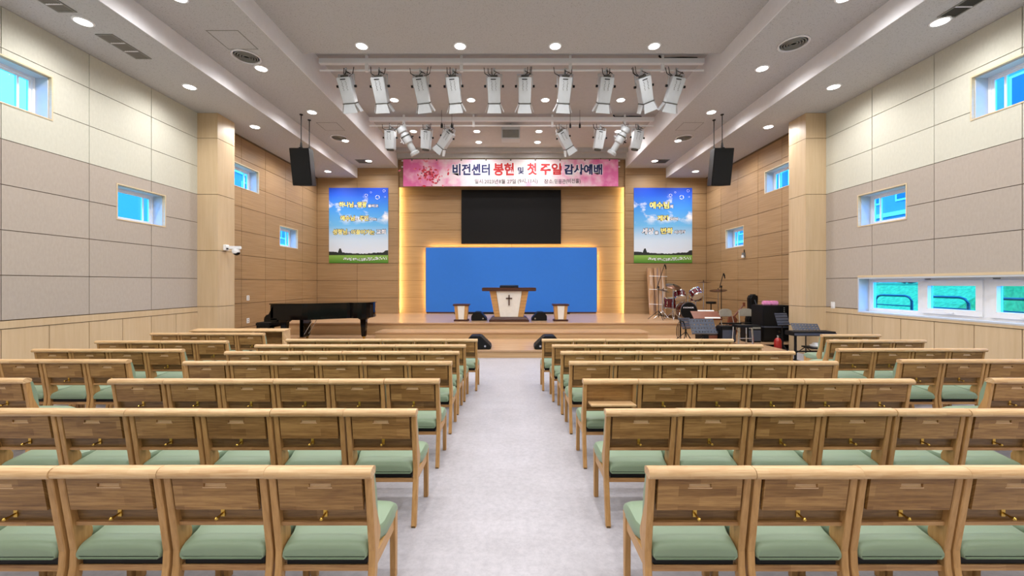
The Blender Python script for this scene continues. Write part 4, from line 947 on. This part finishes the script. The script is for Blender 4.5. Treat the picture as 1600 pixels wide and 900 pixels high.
def folding_chair(x, y, z, rz, label):
    t = thing('folding_chair', label, 'chair', (x, y, z), rz, 'grey folding chairs of the band')
    MB().prism([(-0.2, 0.62), (0.2, 0.62), (0.21, 0.72), (0.17, 0.82), (0.08, 0.85), (-0.08, 0.85), (-0.17, 0.82), (-0.21, 0.72)], 0.19, 0.22, 'y').build('backrest', 'greychair', t, bevel=0.008)
    MB().prism([(-0.22, 0.43), (0.22, 0.40), (0.22, 0.44), (-0.22, 0.47)], -0.2, 0.2).build('seat', 'black', t, bevel=0.01)
    for s in (-1, 1):
        MB().tube([(s*0.2, 0.21, 0.80), (s*0.21, 0.1, 0.42), (s*0.22, -0.2, 0.012)], 0.012, 8).build('front_leg', 'greychair', t, smooth=True); MB().tube([(s*0.19, -0.15, 0.42), (s*0.19, 0.24, 0.012)], 0.012, 8).build('rear_leg', 'greychair', t, smooth=True)
    MB().tube([(-0.19, 0.2, 0.07), (0.19, 0.2, 0.07)], 0.008, 6).build('crossbar', 'greychair', t)
folding_chair(px(1141, 11.6), 11.6, ZP, R(12), 'grey folding chair right of the reddish music desk')
folding_chair(px(1170, 11.7), 11.7, ZP, R(-10), 'grey folding chair in front of the black gig bag')
t = thing('gig_bag', 'tall black gig bag standing behind the folding chairs', 'bag', (px(1176, 12.3), 12.3, ZP)); MB().prism([(-0.19, 0.02), (0.19, 0.02), (0.2, 0.5), (0.1, 0.75), (0.13, 1.18), (0.09, 1.27), (-0.08, 1.27), (-0.14, 1.15), (-0.13, 0.75), (-0.21, 0.5)], -0.1, 0.1, 'y').build('bag_body', 'black', t, bevel=0.04, seg=3); MB().tube([(0, -0.1, 1.1), (0.03, -0.14, 0.95), (0, -0.1, 0.8)], 0.015, 6).build('handle', 'stand', t); box('pocket', 'black', t, -0.14, 0.14, -0.13, -0.09, 0.1, 0.5, 0.02)
t = thing('guitar', 'wooden guitar neck leaning between the two folding chairs', 'guitar', (px(1152, 12.15), 12.2, ZP)); MB().tube([(-0.1, 0, 0.55), (0.22, 0.02, 0.93)], [0.028, 0.022], 8).build('neck', 'redwood', t); MB().prism([(-0.30, 0.0), (-0.02, 0.02), (0.03, 0.2), (-0.03, 0.33), (0.02, 0.5), (-0.08, 0.62), (-0.24, 0.58), (-0.27, 0.38), (-0.38, 0.22)], -0.04, 0.04, 'y').build('body', 'redwood', t, bevel=0.01); box('headstock', 'redwood', t, 0.2, 0.27, -0.01, 0.02, 0.9, 1.02)
t = thing('amplifier_rack', 'black equipment rack cabinet beside the right pier', 'rack', (px(1211, 11.0), 11.1, ZP))
box('rack_body', 'black', t, -0.42, 0.36, -0.25, 0.3, 0.43, 1.0, 0.01); box('rack_base', 'black', t, -0.42, 0.36, -0.27, 0.3, 0.03, 0.40, 0.01); box('rack_shelf', 'stand', t, -0.43, 0.40, -0.32, 0.3, 0.40, 0.43)
box('side_column', 'black', t, 0.05, 0.35, -0.27, -0.25, 0.45, 0.97)
for k in range(5): box('panel_button', 'vent', t, 0.12, 0.15, -0.278, -0.27, 0.72+k*0.05, 0.745+k*0.05)
for s in (-0.3, 0.25): MB().lathe([(0.03, 0), (0.03, 0.03)], 8, (s, 0, 0)).build('foot', 'black', t)
MB().lathe([(0.0, 0.0), (0.04, 0), (0.04, 0.01), (0, 0.01)], 12).build('jack_socket', 'chrome', t).matrix_local = Matrix.Translation((0.0, -0.27, 0.28)) @ Matrix.Rotation(PI/2, 4, 'X')
t = thing('tissue_pack', 'pink wrapped tissue pack lying on the black equipment rack', 'tissue pack', (px(1205, 11.0), 11.05, ZP+1.0))
for s in (-1, 1): box('pack', 'pink', t, min(0, s*0.2)+0.002, max(0, s*0.2)-0.002, -0.08, 0.08, 0.0, 0.12, 0.025)
t = thing('bar_stool', 'black stool with bright silver legs before the equipment rack', 'stool', (px(1160, 10.4), 10.4, ZP)); box('seat', 'black', t, -0.2, 0.2, -0.16, 0.16, 0.46, 0.52, 0.015)
for sx in (-1, 1):
    for sy in (-1, 1): MB().tube([(sx*0.17, sy*0.13, 0.46), (sx*0.19, sy*0.15, 0.0)], 0.022, 8).build('leg', 'chrome', t, smooth=True)
MB().tube([(-0.18, -0.14, 0.18), (0.18, -0.14, 0.18)], 0.012, 6).build('footrest', 'chrome', t)
t = thing('instrument_case', 'black upright amplifier case left of the silver-legged stool', 'case', (px(1133, 10.75), 10.72, ZP)); box('case_body', 'black', t, -0.2, 0.2, -0.15, 0.15, 0.03, 0.46, 0.02); box('case_grille', 'stand', t, -0.17, 0.17, -0.162, -0.15, 0.07, 0.36); box('case_handle', 'chrome', t, -0.08, 0.08, -0.02, 0.02, 0.46, 0.48)
for s in (-0.16, 0.16): MB().lathe([(0.025, 0), (0.025, 0.03)], 8, (s, 0, 0)).build('foot', 'black', t)
t = thing('amplifier', 'low black amplifier with red panel behind the perforated stand', 'amplifier', (px(1104, 10.95), 10.95, ZP)); box('cabinet', 'black', t, -0.22, 0.22, -0.22, 0.22, 0.0, 0.36, 0.02); box('front_panel', 'redwood', t, -0.05, 0.18, -0.23, -0.22, 0.04, 0.20); box('control_strip', 'stand', t, -0.2, 0.2, -0.23, -0.22, 0.26, 0.32)
t = thing('guitar_amplifier', 'black amplifier box between silver-legged stool and equipment rack', 'amplifier', (px(1174.5, 10.9), 10.95, ZP)); box('cabinet', 'black', t, -0.19, 0.19, -0.18, 0.18, 0.0, 0.46, 0.015); box('speaker_grille', 'stand', t, -0.16, 0.16, -0.19, -0.18, 0.04, 0.33); box('control_strip', 'vent', t, -0.16, 0.16, -0.19, -0.18, 0.37, 0.42)
t = thing('electric_keyboard', 'black electric keyboard on a cross stand beside the right pier', 'keyboard', (px(1262, 9.3), 9.2, 0))
zk = pz(519, 9.3)
box('keyboard_case', 'black', t, -0.5, 0.46, -0.16, 0.16, zk-0.06, zk+0.04, 0.01); box('front_edge', 'stand', t, -0.5, 0.46, -0.175, -0.16, zk-0.045, zk+0.005)
for s in (-1, 1):
    box('keyboard_leg', 'black', t, s*0.36-0.02, s*0.36+0.02, -0.02, 0.02, 0.02, zk-0.06); box('foot_bar', 'black', t, s*0.36-0.02, s*0.36+0.02, -0.25, 0.25, 0, 0.03)
box('stand_shelf', 'black', t, -0.12, 0.42, -0.2, 0.14, 0.30, 0.33); box('crossbar', 'black', t, -0.36, 0.36, -0.015, 0.015, 0.20, 0.23)
t = thing('cloth_pile', 'small white cloth lying on the keyboard stand shelf', 'cloth', (px(1264, 9.3)+0.12, 9.17, 0.331)); MB().lathe([(0.02, 0.0), (0.16, 0.0), (0.17, 0.03), (0.1, 0.06), (0.0, 0.07)], 14).build('folded_cloth', 'paper', t, smooth=True); MB().lathe([(0.0, 0.05), (0.08, 0.055), (0.06, 0.09), (0.0, 0.1)], 12, (-0.05, 0.01, 0)).build('cloth_fold', 'paper', t, smooth=True)
t = thing('fire_extinguisher', 'red fire extinguisher on the floor below the equipment rack', 'extinguisher', (px(1225.5, 9.4)+0.35, 10.15, 0))
MB().lathe([(0.08, 0), (0.085, 0.02), (0.085, 0.32), (0.06, 0.38), (0.025, 0.40)], 20).build('cylinder', 'red', t, smooth=True); MB().lathe([(0.025, 0.40), (0.025, 0.45), (0.015, 0.46)], 10).build('valve', 'chrome', t, smooth=True); box('lever', 'black', t, -0.02, 0.09, -0.012, 0.012, 0.46, 0.48); MB().tube([(0.03, 0, 0.44), (0.12, -0.02, 0.40), (0.12, -0.02, 0.15)], 0.012, 8).build('hose', 'black', t, smooth=True)
# cable tangle hanging on the stand
t = thing('cable_coil', 'tangled black cable hanging beside the left music stand', 'cable', (px(1064, 10.8), 10.8, ZP))
for k in range(3):
    MB().tube([(0.12*math.cos(a)*(1-0.2*k)+0.03*k, 0.02*k, 0.30+0.28*math.sin(a)) for a in [2*PI*i/18 for i in range(19)]], 0.009, 6).build('cable_loop', 'black', t, smooth=True)
MB().tube([(0, 0.02, 0.02), (0, 0.02, 0.62)], 0.016, 8).build('cable_pole', 'black', t); MB().lathe([(0.14, 0), (0.14, 0.02), (0.03, 0.03)], 14).build('pole_base', 'black', t)

# ------------------------------------------------------------------ outside
struct(box('ground', 'grass', None, -90, 90, -60, 120, -0.5, -0.3))
gnd = bpy.data.objects['ground']
MB().prism([(13.2, -0.3), (16.5, 1.7), (19.5, 1.85), (19.5, -0.3)], 13.6, 24.0, 'y').build('grass_bank', 'grass', gnd)
def building(x, y0, y1, h, s, label):
    t = thing('apartment_building', label, 'building', (x, y0, -0.3)); L_ = y1-y0
    a, b = sorted((0, s*8)); box('wall', 'facade', t, a, b, 0, L_, 0, h); box('roof_edge', 'facade', t, a-0.2, b+0.2, -0.2, L_+0.2, h, h+0.4)
    nfl = int(h/2.9)
    for f_ in range(nfl):
        for k in range(int(L_/2.6)):
            ya = 0.6+k*2.6; za = 1.0+f_*2.9
            o = box('window', 'white', t, min(-s*0.06, 0), max(-s*0.06, 0), ya, ya+1.7, za, za+1.5)
            box('window_pane', 'facadewin', o, min(-s*0.07, -s*0.06), max(-s*0.07, -s*0.06), ya+0.1, ya+0.8, za+0.1, za+1.4); box('window_pane', 'facadewin', o, min(-s*0.07, -s*0.06), max(-s*0.07, -s*0.06), ya+0.9, ya+1.6, za+0.1, za+1.4)
        a, b = sorted((-s*0.12, 0)); box('string_course', 'white', t, a, b, 0, L_, f_*2.9+0.2, f_*2.9+0.42)
building(22, 10, 46, 14.5, 1, 'pale bluish apartment building outside the right windows')
building(-24, 32, 60, 17, -1, 'pale bluish apartment building outside the left windows')
rh = random.Random(11)
for k in range(4):
    mb = MB(); vs = []; 
    t = thing('street_shrub', '%s green shrub from left outside the long right window' % ORD[3-k], 'shrub', (17.3+0.3*(k % 2), 15.2+k*1.9, 1.72), group='shrubs outside')
    for q in range(240):
        a, z = rh.random()*2*PI, rh.random()*1.9; r = 0.75*math.sqrt(max(0.05, 1-(z/1.95)**2))*rh.uniform(0.75, 1.05); c = Vector((r*math.cos(a), r*math.sin(a), z+0.1)); u = Vector((rh.gauss(0, 1), rh.gauss(0, 1), rh.gauss(0, 1))).normalized()*0.13; v_ = u.orthogonal().normalized()*0.08
        mb.add([c-u, c+v_, c+u, c-v_], [(0, 1, 2, 3)])
    fo = mb.build('foliage', 'hedge', t); fo['kind'] = 'stuff'
    MB().tube([(0, 0, 0), (0.02, 0, 1.5)], [0.05, 0.02], 7).build('stem', 'walnut', t)
for k in range(7):
    t = thing('hoop_railing', '%s grey hoop railing from left on the pavement outside' % ORD[6-k], 'railing', (12.2, 8.2+k*1.5, -0.3), group='hoop railings outside')
    MB().tube([(0, -0.6, 0), (0, -0.6, 1.55), (0, -0.52, 1.67), (0, -0.4, 1.71), (0, 0.4, 1.71), (0, 0.52, 1.67), (0, 0.6, 1.55), (0, 0.6, 0)], 0.035, 8).build('hoop', 'rail', t, smooth=True)
    for z in (0.6, 1.0, 1.4): MB().tube([(0, -0.6, z), (0, 0.6, z)], 0.02, 6).build('crossbar', 'rail', t)
